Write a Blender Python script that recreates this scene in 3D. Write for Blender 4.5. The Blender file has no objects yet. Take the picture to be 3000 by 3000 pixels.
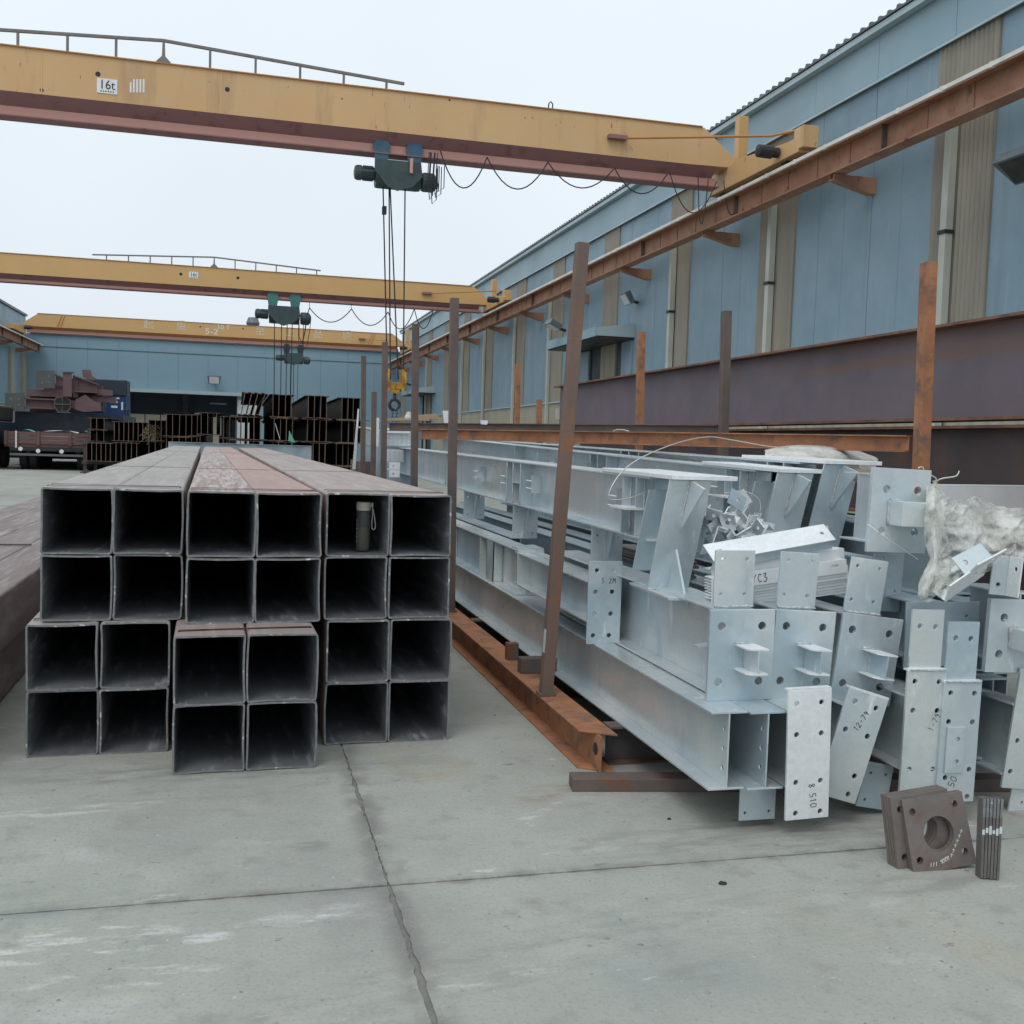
import bpy, bmesh, math, random
import numpy as np
from mathutils import Vector, Matrix, geometry, noise
random.seed(11)
scene = bpy.context.scene
COL = scene.collection
R = math.radians
# ------------------------------------------------------------ camera (calibrated from the photo's lines)
F = 3069.75; YAW, PIT, ROL = R(14.748), R(3.618), R(1.835); H = 1.45
_f = np.array([math.sin(YAW)*math.cos(PIT), math.cos(YAW)*math.cos(PIT), -math.sin(PIT)])
_r0 = np.array([math.cos(YAW), -math.sin(YAW), 0.]); _u0 = np.cross(_r0, _f)
_r = math.cos(ROL)*_r0 + math.sin(ROL)*_u0; _u = -math.sin(ROL)*_r0 + math.cos(ROL)*_u0
cam = bpy.data.cameras.new('camera'); cam.sensor_width = 36; cam.lens = F/3000*36; cam.clip_start = .05; cam.clip_end = 2000
co = bpy.data.objects.new('camera', cam); COL.objects.link(co); scene.camera = co
co.matrix_world = Matrix(((_r[0], _u[0], -_f[0], 0), (_r[1], _u[1], -_f[1], 0), (_r[2], _u[2], -_f[2], H), (0, 0, 0, 1)))
def ray(x, y): return _f + (x-1500)/F*_r - (y-1500)/F*_u
def gnd(x, y, z=0.):
    d = ray(x, y); t = (z-H)/d[2]; return Vector((d[0]*t, d[1]*t, z))
def onX(x, y, X):
    d = ray(x, y); t = X/d[0]; return Vector((X, d[1]*t, H+d[2]*t))
def onY(x, y, Y):
    d = ray(x, y); t = Y/d[1]; return Vector((d[0]*t, Y, H+d[2]*t))
# ------------------------------------------------------------ overcast sky
SUN_EL, SUN_AZ = R(58), R(215)
w = bpy.data.worlds.new('World'); scene.world = w; w.use_nodes = True
nt = w.node_tree; nt.nodes.clear()
def N(t, **k):
    n = nt.nodes.new(t)
    for a, b in k.items(): setattr(n, a, b)
    return n
out = N('ShaderNodeOutputWorld'); bg = N('ShaderNodeBackground'); bg.inputs[1].default_value = .1
sky = N('ShaderNodeTexSky', sky_type='NISHITA', sun_disc=False, sun_elevation=SUN_EL, sun_rotation=SUN_AZ, dust_density=4, air_density=1.0)
tc = N('ShaderNodeTexCoord'); sep = N('ShaderNodeSeparateXYZ'); nt.links.new(tc.outputs['Generated'], sep.inputs[0])
rmp = N('ShaderNodeValToRGB'); nt.links.new(sep.outputs['Z'], rmp.inputs[0])
rmp.color_ramp.elements[0].position = 0.0; rmp.color_ramp.elements[0].color = (.745, .805, .87, 1)
rmp.color_ramp.elements[1].position = .55; rmp.color_ramp.elements[1].color = (.84, .93, .985, 1)
cl = N('ShaderNodeTexNoise'); cl.inputs['Scale'].default_value = 2.2; cl.inputs['Detail'].default_value = 4; nt.links.new(tc.outputs['Generated'], cl.inputs[0])
clr = N('ShaderNodeMapRange'); clr.inputs[3].default_value = 9.7; clr.inputs[4].default_value = 11.6; nt.links.new(cl.outputs[0], clr.inputs[0])
sc = N('ShaderNodeVectorMath', operation='SCALE'); nt.links.new(rmp.outputs[0], sc.inputs[0]); nt.links.new(clr.outputs[0], sc.inputs['Scale'])
mx = N('ShaderNodeMix', data_type='RGBA'); mx.inputs[0].default_value = .88
nt.links.new(sky.outputs[0], mx.inputs[6]); nt.links.new(sc.outputs[0], mx.inputs[7])
nt.links.new(mx.outputs[2], bg.inputs[0]); nt.links.new(bg.outputs[0], out.inputs[0])
sl = bpy.data.lights.new('sun', 'SUN'); sl.energy = .8; sl.angle = R(25); sl.color = (1, .97, .93)
so = bpy.data.objects.new('sun', sl); COL.objects.link(so); so.location = (-5, -5, 20)
so.rotation_euler = (R(90)-SUN_EL, 0, R(180)-SUN_AZ+math.pi)
so.rotation_euler = Vector((math.sin(R(35)), math.cos(R(35)), -math.tan(SUN_EL))).to_track_quat('-Z', 'Y').to_euler()
vs = scene.view_settings; vs.view_transform = 'Standard'; vs.look = 'None'; vs.exposure = 0.10; vs.gamma = 1.0
# ------------------------------------------------------------ helpers
def S(r, g, b):
    l = lambda c: (c/255/12.92) if c <= 10 else ((c/255+.055)/1.055)**2.4
    return (l(r), l(g), l(b))
def frame_xz(y0=0.): return lambda a, b, c: (a, y0+c, b)       # poly in XZ, extruded along Y
def frame_yz(x0=0.): return lambda a, b, c: (x0+c, a, b)
def frame_xy(z0=0.): return lambda a, b, c: (a, b, z0+c)
class MB:
    def __init__(s): s.v = []; s.f = []; s.m = []
    def add(s, vs, fs, mi=0):
        n = len(s.v); s.v += [tuple(v) for v in vs]; s.f += [tuple(i+n for i in f) for f in fs]; s.m += [mi]*len(fs); return s
    def box(s, x0, x1, y0, y1, z0, z1, mi=0):
        return s.add([(x0,y0,z0),(x1,y0,z0),(x1,y1,z0),(x0,y1,z0),(x0,y0,z1),(x1,y0,z1),(x1,y1,z1),(x0,y1,z1)],
                     [(0,3,2,1),(4,5,6,7),(0,1,5,4),(1,2,6,5),(2,3,7,6),(3,0,4,7)], mi)
    def obox(s, c, d, rot, mi=0):
        M = rot.to_matrix() if hasattr(rot, 'to_matrix') else rot
        q = []
        for k in (-1, 1):
            for a, b in ((-1,-1),(1,-1),(1,1),(-1,1)):
                q.append(Vector(c)+M@Vector((a*d[0]/2, b*d[1]/2, k*d[2]/2)))
        return s.add(q, [(0,3,2,1),(4,5,6,7),(0,1,5,4),(1,2,6,5),(2,3,7,6),(3,0,4,7)], mi)
    def bar(s, p, q, wd, ht, mi=0, up=(0,0,1)):
        p = Vector(p); q = Vector(q); d = (q-p); L = d.length; d.normalize(); u = Vector(up)
        if abs(d.dot(u)) > .98: u = Vector((1,0,0))
        x = d.cross(u).normalized(); z = x.cross(d)
        M = Matrix((x, d, z)).transposed()
        return s.obox((p+q)/2, (wd, L, ht), M, mi)
    def prism(s, poly, fr, c0, c1, holes=(), mi=0):
        loops = [list(poly)]+[list(h) for h in holes]
        flat = [p for l in loops for p in l]; n = len(flat)
        if len(poly) <= 4 and not holes: tris = [tuple(range(len(poly)))]
        else: tris = [tuple(t) for t in geometry.tessellate_polygon([[Vector((a, b, 0)) for a, b in l] for l in loops])]
        vs = [fr(a, b, c0) for a, b in flat]+[fr(a, b, c1) for a, b in flat]
        fs = [tuple(reversed(t)) for t in tris]+[tuple(i+n for i in t) for t in tris]
        o = 0
        for l in loops:
            k = len(l)
            for i in range(k): fs.append((o+i, o+(i+1) % k, n+o+(i+1) % k, n+o+i))
            o += k
        return s.add(vs, fs, mi)
    def tube(s, pts, r, n=6, mi=0, cap=True):
        pts = [Vector(p) for p in pts]; rings = []; prev = None
        for i, p in enumerate(pts):
            d = (pts[min(i+1, len(pts)-1)]-pts[max(i-1, 0)]).normalized()
            if prev is None:
                u = Vector((0,0,1)) if abs(d.z) < .9 else Vector((1,0,0))
                prev = d.cross(u).normalized()
            x = (prev-d*prev.dot(d)).normalized(); y = d.cross(x); prev = x
            rr = r[i] if isinstance(r, (list, tuple)) else r
            rings.append([p+x*rr*math.cos(2*math.pi*k/n)+y*rr*math.sin(2*math.pi*k/n) for k in range(n)])
        vs = [q for g in rings for q in g]; fs = []
        for i in range(len(pts)-1):
            for k in range(n): fs.append((i*n+k, i*n+(k+1) % n, (i+1)*n+(k+1) % n, (i+1)*n+k))
        if cap: fs += [tuple(range(n))[::-1], tuple((len(pts)-1)*n+k for k in range(n))]
        return s.add(vs, fs, mi)
    def lathe(s, prof, n=16, c=(0,0,0), axis='z', mi=0):
        vs = []; fs = []; m = len(prof)
        for k in range(n):
            a = 2*math.pi*k/n
            for r_, h in prof:
                x, y = r_*math.cos(a), r_*math.sin(a)
                q = {'z': (x, y, h), 'x': (h, x, y), 'y': (x, h, y)}[axis]
                vs.append((q[0]+c[0], q[1]+c[1], q[2]+c[2]))
        for k in range(n):
            k2 = (k+1) % n
            for i in range(m-1): fs.append((k*m+i, k2*m+i, k2*m+i+1, k*m+i+1))
        fs += [tuple(k*m for k in range(n))[::-1], tuple(k*m+m-1 for k in range(n))]
        return s.add(vs, fs, mi)
    def mesh(s, name, mats, smooth=False):
        me = bpy.data.meshes.new(name); me.from_pydata(s.v, [], s.f)
        for m_ in (mats if isinstance(mats, (list, tuple)) else [mats]): me.materials.append(m_)
        me.polygons.foreach_set('material_index', s.m)
        bm = bmesh.new(); bm.from_mesh(me); bmesh.ops.recalc_face_normals(bm, faces=bm.faces); bm.to_mesh(me); bm.free()
        if smooth: me.polygons.foreach_set('use_smooth', [True]*len(me.polygons))
        me.update(); return me
    def build(s, name, mats, parent=None, bevel=0., loc=None, rot=None, smooth=False):
        return link(name, s.mesh(name, mats, smooth), parent, bevel, loc, rot)
def link(name, me, parent=None, bevel=0., loc=None, rot=None):
    o = bpy.data.objects.new(name, me); COL.objects.link(o)
    if parent is not None: o.parent = parent
    if loc is not None: o.location = loc
    if rot is not None: o.rotation_euler = rot
    if bevel:
        b = o.modifiers.new('bevel', 'BEVEL'); b.width = bevel; b.segments = 2; b.limit_method = 'ANGLE'; b.angle_limit = R(40)
    return o
def tag(o, label, cat, group=None, kind=None):
    if label: o['label'] = label
    if cat: o['category'] = cat
    if group: o['group'] = group
    if kind: o['kind'] = kind
    return o
def thing(name, label, cat, loc=(0,0,0), rot=(0,0,0), group=None):
    o = bpy.data.objects.new(name, None); COL.objects.link(o); o.location = loc; o.rotation_euler = rot; o.empty_display_size = .1
    return tag(o, label, cat, group)
def structure(o): o['kind'] = 'structure'; return o
def dup(root, loc, rot=None, label=None, group=None):
    r_ = root.copy(); COL.objects.link(r_); r_.location = loc
    if rot is not None: r_.rotation_euler = rot
    if label: r_['label'] = label
    if group: r_['group'] = group
    for ch in list(root.children):
        c = ch.copy(); COL.objects.link(c); c.parent = r_
        for g in list(ch.children):
            d = g.copy(); COL.objects.link(d); d.parent = c
    return r_
def circ(cx, cy, r_, n=14): return [(cx+r_*math.cos(2*math.pi*k/n), cy+r_*math.sin(2*math.pi*k/n)) for k in range(n)]
def slot(cx, cy, l, r_, n=6):
    a = [(cx+l/2+r_*math.cos(math.pi*(k/n-.5)), cy+r_*math.sin(math.pi*(k/n-.5))) for k in range(n+1)]
    return a+[(cx-l/2+r_*math.cos(math.pi*(k/n+.5)), cy+r_*math.sin(math.pi*(k/n+.5))) for k in range(n+1)]
def rect(x0, x1, y0, y1): return [(x0,y0),(x1,y0),(x1,y1),(x0,y1)]
def ORD(i): return ['first','second','third','fourth','fifth','sixth','seventh','eighth','ninth','tenth','eleventh','twelfth','thirteenth','fourteenth'][i]
# ------------------------------------------------------------ materials
def material(name, a, b=None, scale=3., rough=.6, metal=0., stretch=(1,1,1), c=None, cscale=14., cthr=(.55, .72), cstretch=(1,1,1), d=None, dscale=40., dthr=(.6,.75),
             bump=.0, bscale=60., rvar=.12, world=False, detail=6., spec=.5, wave=None, spangle=0., alpha=None, trans=0., extra=()):
    m = bpy.data.materials.new(name); m.use_nodes = True; t = m.node_tree; ns = t.nodes; L = t.links.new
    p = ns['Principled BSDF']; p.inputs['Roughness'].default_value = rough; p.inputs['Metallic'].default_value = metal
    p.inputs['Specular IOR Level'].default_value = spec
    if world:
        g = ns.new('ShaderNodeNewGeometry'); vec = g.outputs['Position']
    else:
        tcn = ns.new('ShaderNodeTexCoord'); oi = ns.new('ShaderNodeObjectInfo'); k = ns.new('ShaderNodeMath'); k.operation = 'MULTIPLY'; k.inputs[1].default_value = 71.3
        L(oi.outputs['Random'], k.inputs[0]); ad = ns.new('ShaderNodeVectorMath'); L(tcn.outputs['Object'], ad.inputs[0]); L(k.outputs[0], ad.inputs[1]); vec = ad.outputs[0]
    def nz(sc_, st, det):
        mp = ns.new('ShaderNodeMapping'); mp.inputs['Scale'].default_value = st; L(vec, mp.inputs[0])
        n = ns.new('ShaderNodeTexNoise'); n.inputs['Scale'].default_value = sc_; n.inputs['Detail'].default_value = det; n.inputs['Roughness'].default_value = .6; L(mp.outputs[0], n.inputs[0]); return n.outputs[0]
    def mr(x, lo, hi, o0=0., o1=1.):
        r_ = ns.new('ShaderNodeMapRange'); r_.inputs[1].default_value = lo; r_.inputs[2].default_value = hi; r_.inputs[3].default_value = o0; r_.inputs[4].default_value = o1; L(x, r_.inputs[0]); return r_.outputs[0]
    def mix(fac, A, B):
        x = ns.new('ShaderNodeMix'); x.data_type = 'RGBA'
        L(fac, x.inputs[0])
        for i, q in ((6, A), (7, B)):
            if isinstance(q, tuple): x.inputs[i].default_value = q+(1,)
            else: L(q, x.inputs[i])
        return x.outputs[2]
    n1 = nz(scale, stretch, detail)
    colr = mix(mr(n1, .33, .67), a, b if b else tuple(x*.8 for x in a))
    if c: colr = mix(mr(nz(cscale, cstretch, 5), cthr[0], cthr[1]), colr, c)
    if d: colr = mix(mr(nz(dscale, (1,1,1), 4), dthr[0], dthr[1]), colr, d)
    for cc, sc_, th, st in extra: colr = mix(mr(nz(sc_, st, 6), th[0], th[1]), colr, cc)
    if spangle:
        v = ns.new('ShaderNodeTexVoronoi'); v.inputs['Scale'].default_value = 55; L(vec, v.inputs[0])
        sepc = ns.new('ShaderNodeSeparateColor'); L(v.outputs['Color'], sepc.inputs[0])
        hs = ns.new('ShaderNodeHueSaturation'); L(colr, hs.inputs['Color']); L(mr(sepc.outputs[0], 0, 1, 1-spangle, 1+spangle), hs.inputs['Value']); colr = hs.outputs[0]
    L(colr, p.inputs['Base Color'])
    L(mr(n1, .3, .7, rough-rvar, min(1, rough+rvar)), p.inputs['Roughness'])
    hgt = None
    if bump: hgt = nz(bscale, (1,1,1), 5)
    if wave:
        wv = ns.new('ShaderNodeTexWave'); wv.wave_type = 'BANDS'; wv.bands_direction = wave[0]; wv.inputs['Scale'].default_value = wave[1]; wv.inputs['Distortion'].default_value = 0
        L(vec, wv.inputs[0]); hgt = wv.outputs[1]; bump = wave[2]
    if hgt is not None:
        bp = ns.new('ShaderNodeBump'); bp.inputs['Strength'].default_value = bump; bp.inputs['Distance'].default_value = .01 if not wave else .02; L(hgt, bp.inputs['Height']); L(bp.outputs[0], p.inputs['Normal'])
    if trans:
        ts = ns.new('ShaderNodeBsdfTranslucent'); L(colr, ts.inputs[0]); tp = ns.new('ShaderNodeBsdfTransparent'); tp.inputs[0].default_value = (.95,.95,.93,1)
        m1 = ns.new('ShaderNodeMixShader'); m1.inputs[0].default_value = .4; L(p.outputs[0], m1.inputs[1]); L(ts.outputs[0], m1.inputs[2])
        m2 = ns.new('ShaderNodeMixShader'); L(mr(nz(9, (1,1,1), 3), .35, .65, trans*.4, trans*1.6), m2.inputs[0]); L(m1.outputs[0], m2.inputs[1]); L(tp.outputs[0], m2.inputs[2]); L(m2.outputs[0], ns['Material Output'].inputs[0])
    return m
M = {}
M['galv'] = material('galvanised', (.71,.735,.725), (.43,.535,.59), 1.0, .34, .5, c=(.78,.81,.81), cscale=2.2, cthr=(.5,.8), spangle=.025, bump=.04, bscale=60, detail=3, extra=(((.88,.90,.90), 11, (.63,.74), (1,1,.3)), ((.46,.53,.56), 7, (.60,.76), (1,1,.25))))  # warm-to-blue tint noise imitates reflected sheen; smaller patches are dull zinc
M['galv_dark'] = material('galvanised_dull_shaded', (.48,.56,.60), (.33,.41,.46), 2.2, .5, .5, c=(.46,.52,.55), cscale=3, spangle=.03, bump=.04)  # duller zinc, also shade put into the colour of beams deep in the stack
M['galv_bright'] = material('galvanised_bright', (.80,.82,.825), (.68,.71,.72), 3, .42, .15, spangle=.05)
M['weld'] = material('weld', (.66,.68,.69), (.45,.48,.49), 60, .5, .4, bump=.8, bscale=120)
M['rust'] = material('rust', (.41,.185,.09), (.28,.13,.075), 5, .8, 0, c=(.15,.105,.085), cscale=9, cthr=(.5,.68), d=(.42,.20,.085), dscale=26, bump=.35, bscale=70, spec=.25)
M['rust_dark'] = material('rust_dark', (.155,.115,.10), (.11,.092,.088), 6, .7, .1, c=(.18,.085,.05), cscale=7, cthr=(.56,.72), bump=.3, bscale=60, spec=.3)
M['rust_mid'] = material('rust_mid', (.19,.12,.09), (.14,.108,.094), 4, .7, .1, stretch=(1,1,.4), c=(.25,.115,.06), cscale=6, cthr=(.55,.72), bump=.3, bscale=60, spec=.3)
M['rust_beam'] = material('rust_dark_beam', (.092,.083,.081), (.066,.062,.063), 3, .8, 0, c=(.12,.075,.055), cscale=5, bump=.2, spec=.2)
M['rust_edge'] = material('rust_edge', (.20,.145,.12), (.14,.09,.07), 8, .8, 0, c=(.22,.11,.07), cscale=16, bump=.2, spec=.2)
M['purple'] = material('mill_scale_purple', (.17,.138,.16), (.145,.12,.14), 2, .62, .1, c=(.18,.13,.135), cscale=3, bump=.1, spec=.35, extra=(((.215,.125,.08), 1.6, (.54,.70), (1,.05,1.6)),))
M['purple_shaded'] = material('mill_scale_shaded', (.105,.08,.08), (.085,.068,.07), 2, .65, .1, c=(.16,.09,.06), cscale=3, bump=.1, spec=.3)  # darker copy of the purple scale, shade on the lower beams put in
M['purple_edge'] = material('mill_scale_rusty', (.26,.135,.08), (.10,.062,.055), 5, .75, .05, c=(.22,.10,.045), cscale=9, bump=.2, spec=.3)
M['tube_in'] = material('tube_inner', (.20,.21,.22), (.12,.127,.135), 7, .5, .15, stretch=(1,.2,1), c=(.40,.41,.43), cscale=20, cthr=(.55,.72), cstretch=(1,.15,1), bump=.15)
M['tube_rim'] = material('tube_cut_edge', (.24,.25,.25), (.16,.165,.17), 30, .5, .3, c=(.66,.66,.66), cscale=26, cthr=(.60,.70), bump=.3, bscale=150)
def tubem(n, a, b, c=None, **k): return material(n, a, b, 2.5, .55, .15, stretch=(1.5,.25,1.5), c=c, cscale=k.pop('cscale', 9), cstretch=(3,.18,1), cthr=k.pop('cthr', (.5,.7)), bump=.08, spec=.4, **k)
M['tube_grey'] = tubem('tube_dusty_grey', (.355,.32,.30), (.30,.275,.26), c=(.41,.38,.36))
M['tube_streak'] = tubem('tube_red_streaked', (.35,.235,.215), (.29,.205,.19), c=(.46,.42,.405), cscale=14, cthr=(.45,.6))
M['tube_red'] = tubem('tube_red_dust', (.40,.265,.23), (.36,.245,.215), c=(.40,.31,.28))
M['tube_pink'] = tubem('tube_pinkish_grey', (.37,.30,.275), (.32,.265,.245), c=(.42,.375,.355))
M['tube_side'] = tubem('tube_left_rusty', (.235,.185,.175), (.19,.15,.145), c=(.33,.30,.29))
M['strap'] = material('strap_steel', (.05,.035,.032), (.10,.06,.045), 20, .5, .4)
M['concrete'] = material('concrete', (.35,.355,.318), (.305,.312,.282), .8, .88, 0, c=(.375,.38,.342), cscale=2.6, cthr=(.42,.7), d=(.265,.262,.245), dscale=6, dthr=(.56,.74), bump=.45, bscale=28, world=True, spec=.2, rvar=.06,
    extra=(((.26,.262,.248), .45, (.50,.68), (1,1,1)), ((.43,.43,.41), 1.9, (.60,.72), (.7,1.3,1)), ((.27,.30,.285), 1.2, (.56,.74), (1,1,1)), ((.335,.305,.235), .8, (.60,.78), (1.3,.7,1)),
           ((.52,.52,.50), 5.5, (.655,.72), (.55,1.7,1)), ((.17,.17,.16), 34, (.675,.71), (1,1,1)), ((.47,.47,.45), 48, (.655,.70), (1,1,1)), ((.20,.20,.19), 9, (.665,.72), (.6,1.6,1))))
def ground_marks(m):
    t = m.node_tree; ns = t.nodes; L = t.links.new; p = ns['Principled BSDF']; src = p.inputs['Base Color'].links[0].from_socket
    g_ = ns.new('ShaderNodeNewGeometry'); sp = ns.new('ShaderNodeSeparateXYZ'); L(g_.outputs['Position'], sp.inputs[0])
    def mth(op, a, b=None, c=None):
        n = ns.new('ShaderNodeMath'); n.operation = op; n.use_clamp = False
        for i_, v in enumerate((a, b, c)):
            if v is None: continue
            if isinstance(v, (int, float)): n.inputs[i_].default_value = v
            else: L(v, n.inputs[i_])
        return n.outputs[0]
    def nzz(scale, st=(1,1,1), rot=0.):
        mp = ns.new('ShaderNodeMapping'); mp.inputs['Scale'].default_value = st; mp.inputs['Rotation'].default_value = (0,0,rot); L(g_.outputs['Position'], mp.inputs[0])
        n = ns.new('ShaderNodeTexNoise'); n.inputs['Scale'].default_value = scale; n.inputs['Detail'].default_value = 7; n.inputs['Roughness'].default_value = .65; L(mp.outputs[0], n.inputs[0]); return n.outputs[0]
    def rng(x, a, b):
        r_ = ns.new('ShaderNodeMapRange'); r_.interpolation_type = 'SMOOTHSTEP'; r_.inputs[1].default_value = a; r_.inputs[2].default_value = b; L(x, r_.inputs[0]); return r_.outputs[0]
    def over(base, fac, colr, k=1.):
        x = ns.new('ShaderNodeMix'); x.data_type = 'RGBA'; L(mth('MULTIPLY', fac, k), x.inputs[0]); L(base, x.inputs[6]); x.inputs[7].default_value = colr+(1,); return x.outputs[2]
    wob = mth('MULTIPLY_ADD', nzz(3.5), .05, -.025)
    # dirt packed along the two near joints
    dx = mth('ABSOLUTE', mth('ADD', mth('SUBTRACT', sp.outputs[0], .5), wob)); dy = mth('ABSOLUTE', mth('ADD', mth('SUBTRACT', sp.outputs[1], 3.33), wob))
    src = over(src, mth('MULTIPLY', rng(dx, .10, .0), rng(nzz(5), .34, .60)), (.185,.183,.17), .95)
    src = over(src, mth('MULTIPLY', rng(dy, .055, .0), rng(nzz(6), .36, .62)), (.195,.193,.18), .9)
    # pale scrapes, stains and darker patches, each with a place of its own
    for (x, y, sx, sy, rot, scale, lo, hi, colr, k) in GROUND_PATCHES:
        ca, sa = math.cos(rot), math.sin(rot)
        u = mth('DIVIDE', mth('ADD', mth('MULTIPLY', mth('SUBTRACT', sp.outputs[0], x), ca), mth('MULTIPLY', mth('SUBTRACT', sp.outputs[1], y), sa)), sx)
        v = mth('DIVIDE', mth('SUBTRACT', mth('MULTIPLY', mth('SUBTRACT', sp.outputs[1], y), ca), mth('MULTIPLY', mth('SUBTRACT', sp.outputs[0], x), sa)), sy)
        d_ = mth('ADD', mth('MULTIPLY', u, u), mth('MULTIPLY', v, v))
        src = over(src, mth('MULTIPLY', rng(d_, 1., .1), rng(nzz(scale, (.45,1.6,1), -rot), lo, hi)), colr, k)
    # fine grain
    src = over(src, rng(nzz(75), .50, .66), (.245,.243,.228), .55); src = over(src, rng(nzz(120), .56, .70), (.43,.425,.40), .5)
    L(src, p.inputs['Base Color'])
GROUND_PATCHES = []
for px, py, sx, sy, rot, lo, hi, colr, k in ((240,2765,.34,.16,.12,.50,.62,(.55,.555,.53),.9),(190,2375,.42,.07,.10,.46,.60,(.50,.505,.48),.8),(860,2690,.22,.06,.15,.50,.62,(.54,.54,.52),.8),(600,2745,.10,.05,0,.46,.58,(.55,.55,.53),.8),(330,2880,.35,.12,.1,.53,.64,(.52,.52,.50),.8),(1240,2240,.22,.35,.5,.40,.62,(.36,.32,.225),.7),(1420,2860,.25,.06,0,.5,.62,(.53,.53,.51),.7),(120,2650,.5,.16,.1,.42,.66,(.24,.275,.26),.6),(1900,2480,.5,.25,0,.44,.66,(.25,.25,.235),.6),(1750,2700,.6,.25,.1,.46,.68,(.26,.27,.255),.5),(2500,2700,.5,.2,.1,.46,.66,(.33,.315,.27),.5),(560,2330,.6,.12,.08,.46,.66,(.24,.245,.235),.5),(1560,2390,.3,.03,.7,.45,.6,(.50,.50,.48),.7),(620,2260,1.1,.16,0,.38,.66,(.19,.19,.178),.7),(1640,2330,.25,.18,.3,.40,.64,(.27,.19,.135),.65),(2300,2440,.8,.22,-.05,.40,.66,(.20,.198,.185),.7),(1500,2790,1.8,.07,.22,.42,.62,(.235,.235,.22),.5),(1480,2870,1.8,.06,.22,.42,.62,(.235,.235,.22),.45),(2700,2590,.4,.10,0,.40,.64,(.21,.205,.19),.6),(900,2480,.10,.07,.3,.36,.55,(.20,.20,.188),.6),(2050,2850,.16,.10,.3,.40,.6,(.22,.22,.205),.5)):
    q_ = gnd(px, py); GROUND_PATCHES.append((q_.x, q_.y, sx, sy, rot, 9, lo, hi, colr, k))
ground_marks(M['concrete'])
M['joint'] = material('joint_dirt', (.24,.238,.223), (.17,.168,.158), 9, .95, 0, bump=.5, bscale=80, world=True, spec=.1)
M['pebble'] = material('grit', (.34,.34,.32), (.16,.15,.14), 9, .9, world=True)
M['blue'] = material('blue_siding', (.232,.335,.405), (.212,.315,.388), .7, .5, .05, c=(.25,.36,.435), cscale=1.2, cthr=(.45,.75), d=(.20,.27,.31), dscale=5, dthr=(.62,.8), wave=('Y', 12, .2), world=True, spec=.35, extra=(((.20,.27,.30), 2.5, (.56,.76), (1,1,.06)), ((.33,.42,.46), 6, (.60,.8), (1,1,.05))))
M['blue_far'] = material('blue_siding_far', (.24,.37,.45), (.22,.35,.43), .5, .5, .05, wave=('X', 12, .12), world=True, spec=.35)
M['blue_up'] = material('blue_siding_upper', (.26,.38,.435), (.24,.355,.415), .7, .45, .05, c=(.29,.41,.455), cscale=1.4, cthr=(.5,.8), world=True, spec=.4, wave=('Y', 12, .10))
M['flash'] = material('pale_flashing', (.40,.49,.52), (.35,.45,.48), 1.5, .45, .1, world=True)
M['beige'] = material('translucent_sheet', (.29,.265,.215), (.235,.215,.18), 1.6, .55, 0, stretch=(1,1,.25), c=(.30,.28,.225), cscale=4, cstretch=(1,1,.12), cthr=(.5,.75), world=True)
M['cream'] = material('cream_sheet', (.37,.35,.27), (.30,.285,.225), 1.2, .6, 0, stretch=(1,1,.3), world=True)
M['pipe'] = material('cream_pipe', (.50,.52,.46), (.42,.44,.39), 2, .5, 0)
M['roof'] = material('roof_edge', (.13,.16,.18), (.09,.11,.13), 2, .5, .2)
M['yellow'] = material('crane_yellow', (.64,.41,.20), (.60,.38,.185), .8, .5, 0, c=(.59,.42,.25), cscale=1.6, cthr=(.5,.8), d=(.20,.09,.05), dscale=3.2, dthr=(.70,.76), spec=.35, stretch=(1,1,.6), extra=(((.44,.28,.15), 1.8, (.54,.72), (1,1,.15)), ((.30,.15,.08), 7, (.665,.70), (1.6,1,.35))))
M['yellow2'] = material('crane_yellow_deep', (.62,.385,.16), (.58,.36,.155), .8, .5, 0, c=(.58,.38,.19), cscale=1.4, spec=.35)
M['orange'] = material('crane_orange', (.50,.235,.075), (.44,.20,.07), 1.2, .55, 0, c=(.30,.11,.06), cscale=3, cthr=(.58,.75), spec=.3)
M['primer'] = material('red_primer', (.29,.15,.145), (.26,.14,.14), 2, .6, 0, c=(.20,.085,.085), cscale=4, spec=.3)  # on the sloped plates this darker tone carries their downward shade
M['primer_pink'] = material('primer_lit', (.60,.33,.27), (.56,.31,.26), 2, .55, 0, spec=.3)  # paler copy of the primer, light on the upright webs put into the colour
M['runway'] = material('runway_rust_orange', (.37,.195,.12), (.29,.145,.095), 1.5, .65, 0, c=(.40,.25,.165), cscale=2.5, cthr=(.5,.75), d=(.14,.05,.035), dscale=4, dthr=(.6,.75), world=True, spec=.3)
M['cream_edge'] = material('pale_rail_edge', (.78,.76,.70), (.62,.60,.55), 3, .55)
M['darksteel'] = material('dark_steel', (.045,.045,.048), (.03,.03,.033), 5, .5, .3)
M['railgrey'] = material('grey_railing', (.20,.185,.18), (.16,.15,.15), 5, .6, .1)
M['hoist'] = material('hoist_green_grey', (.045,.075,.075), (.035,.055,.06), 5, .5, .1)
M['hoistblue'] = material('hoist_blue', (.05,.13,.19), (.04,.10,.16), 6, .5, .1)
M['teal'] = material('teal_wheel', (.055,.19,.18), (.045,.155,.15), 6, .5)
M['cable'] = material('cable_black', (.03,.03,.032), (.02,.02,.022), 10, .6)
M['hook_yellow'] = material('hook_block_yellow', (.55,.29,.03), (.40,.19,.03), 5, .5, 0, c=(.12,.07,.03), cscale=9)
M['white'] = material('white_paint', (.78,.80,.80), (.70,.72,.73), 6, .5)
M['black'] = material('black_paint', (.02,.02,.022), (.015,.015,.016), 5, .6)
M['mark'] = material('marker_ink', (.03,.035,.05), (.05,.055,.07), 30, .7)
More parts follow.
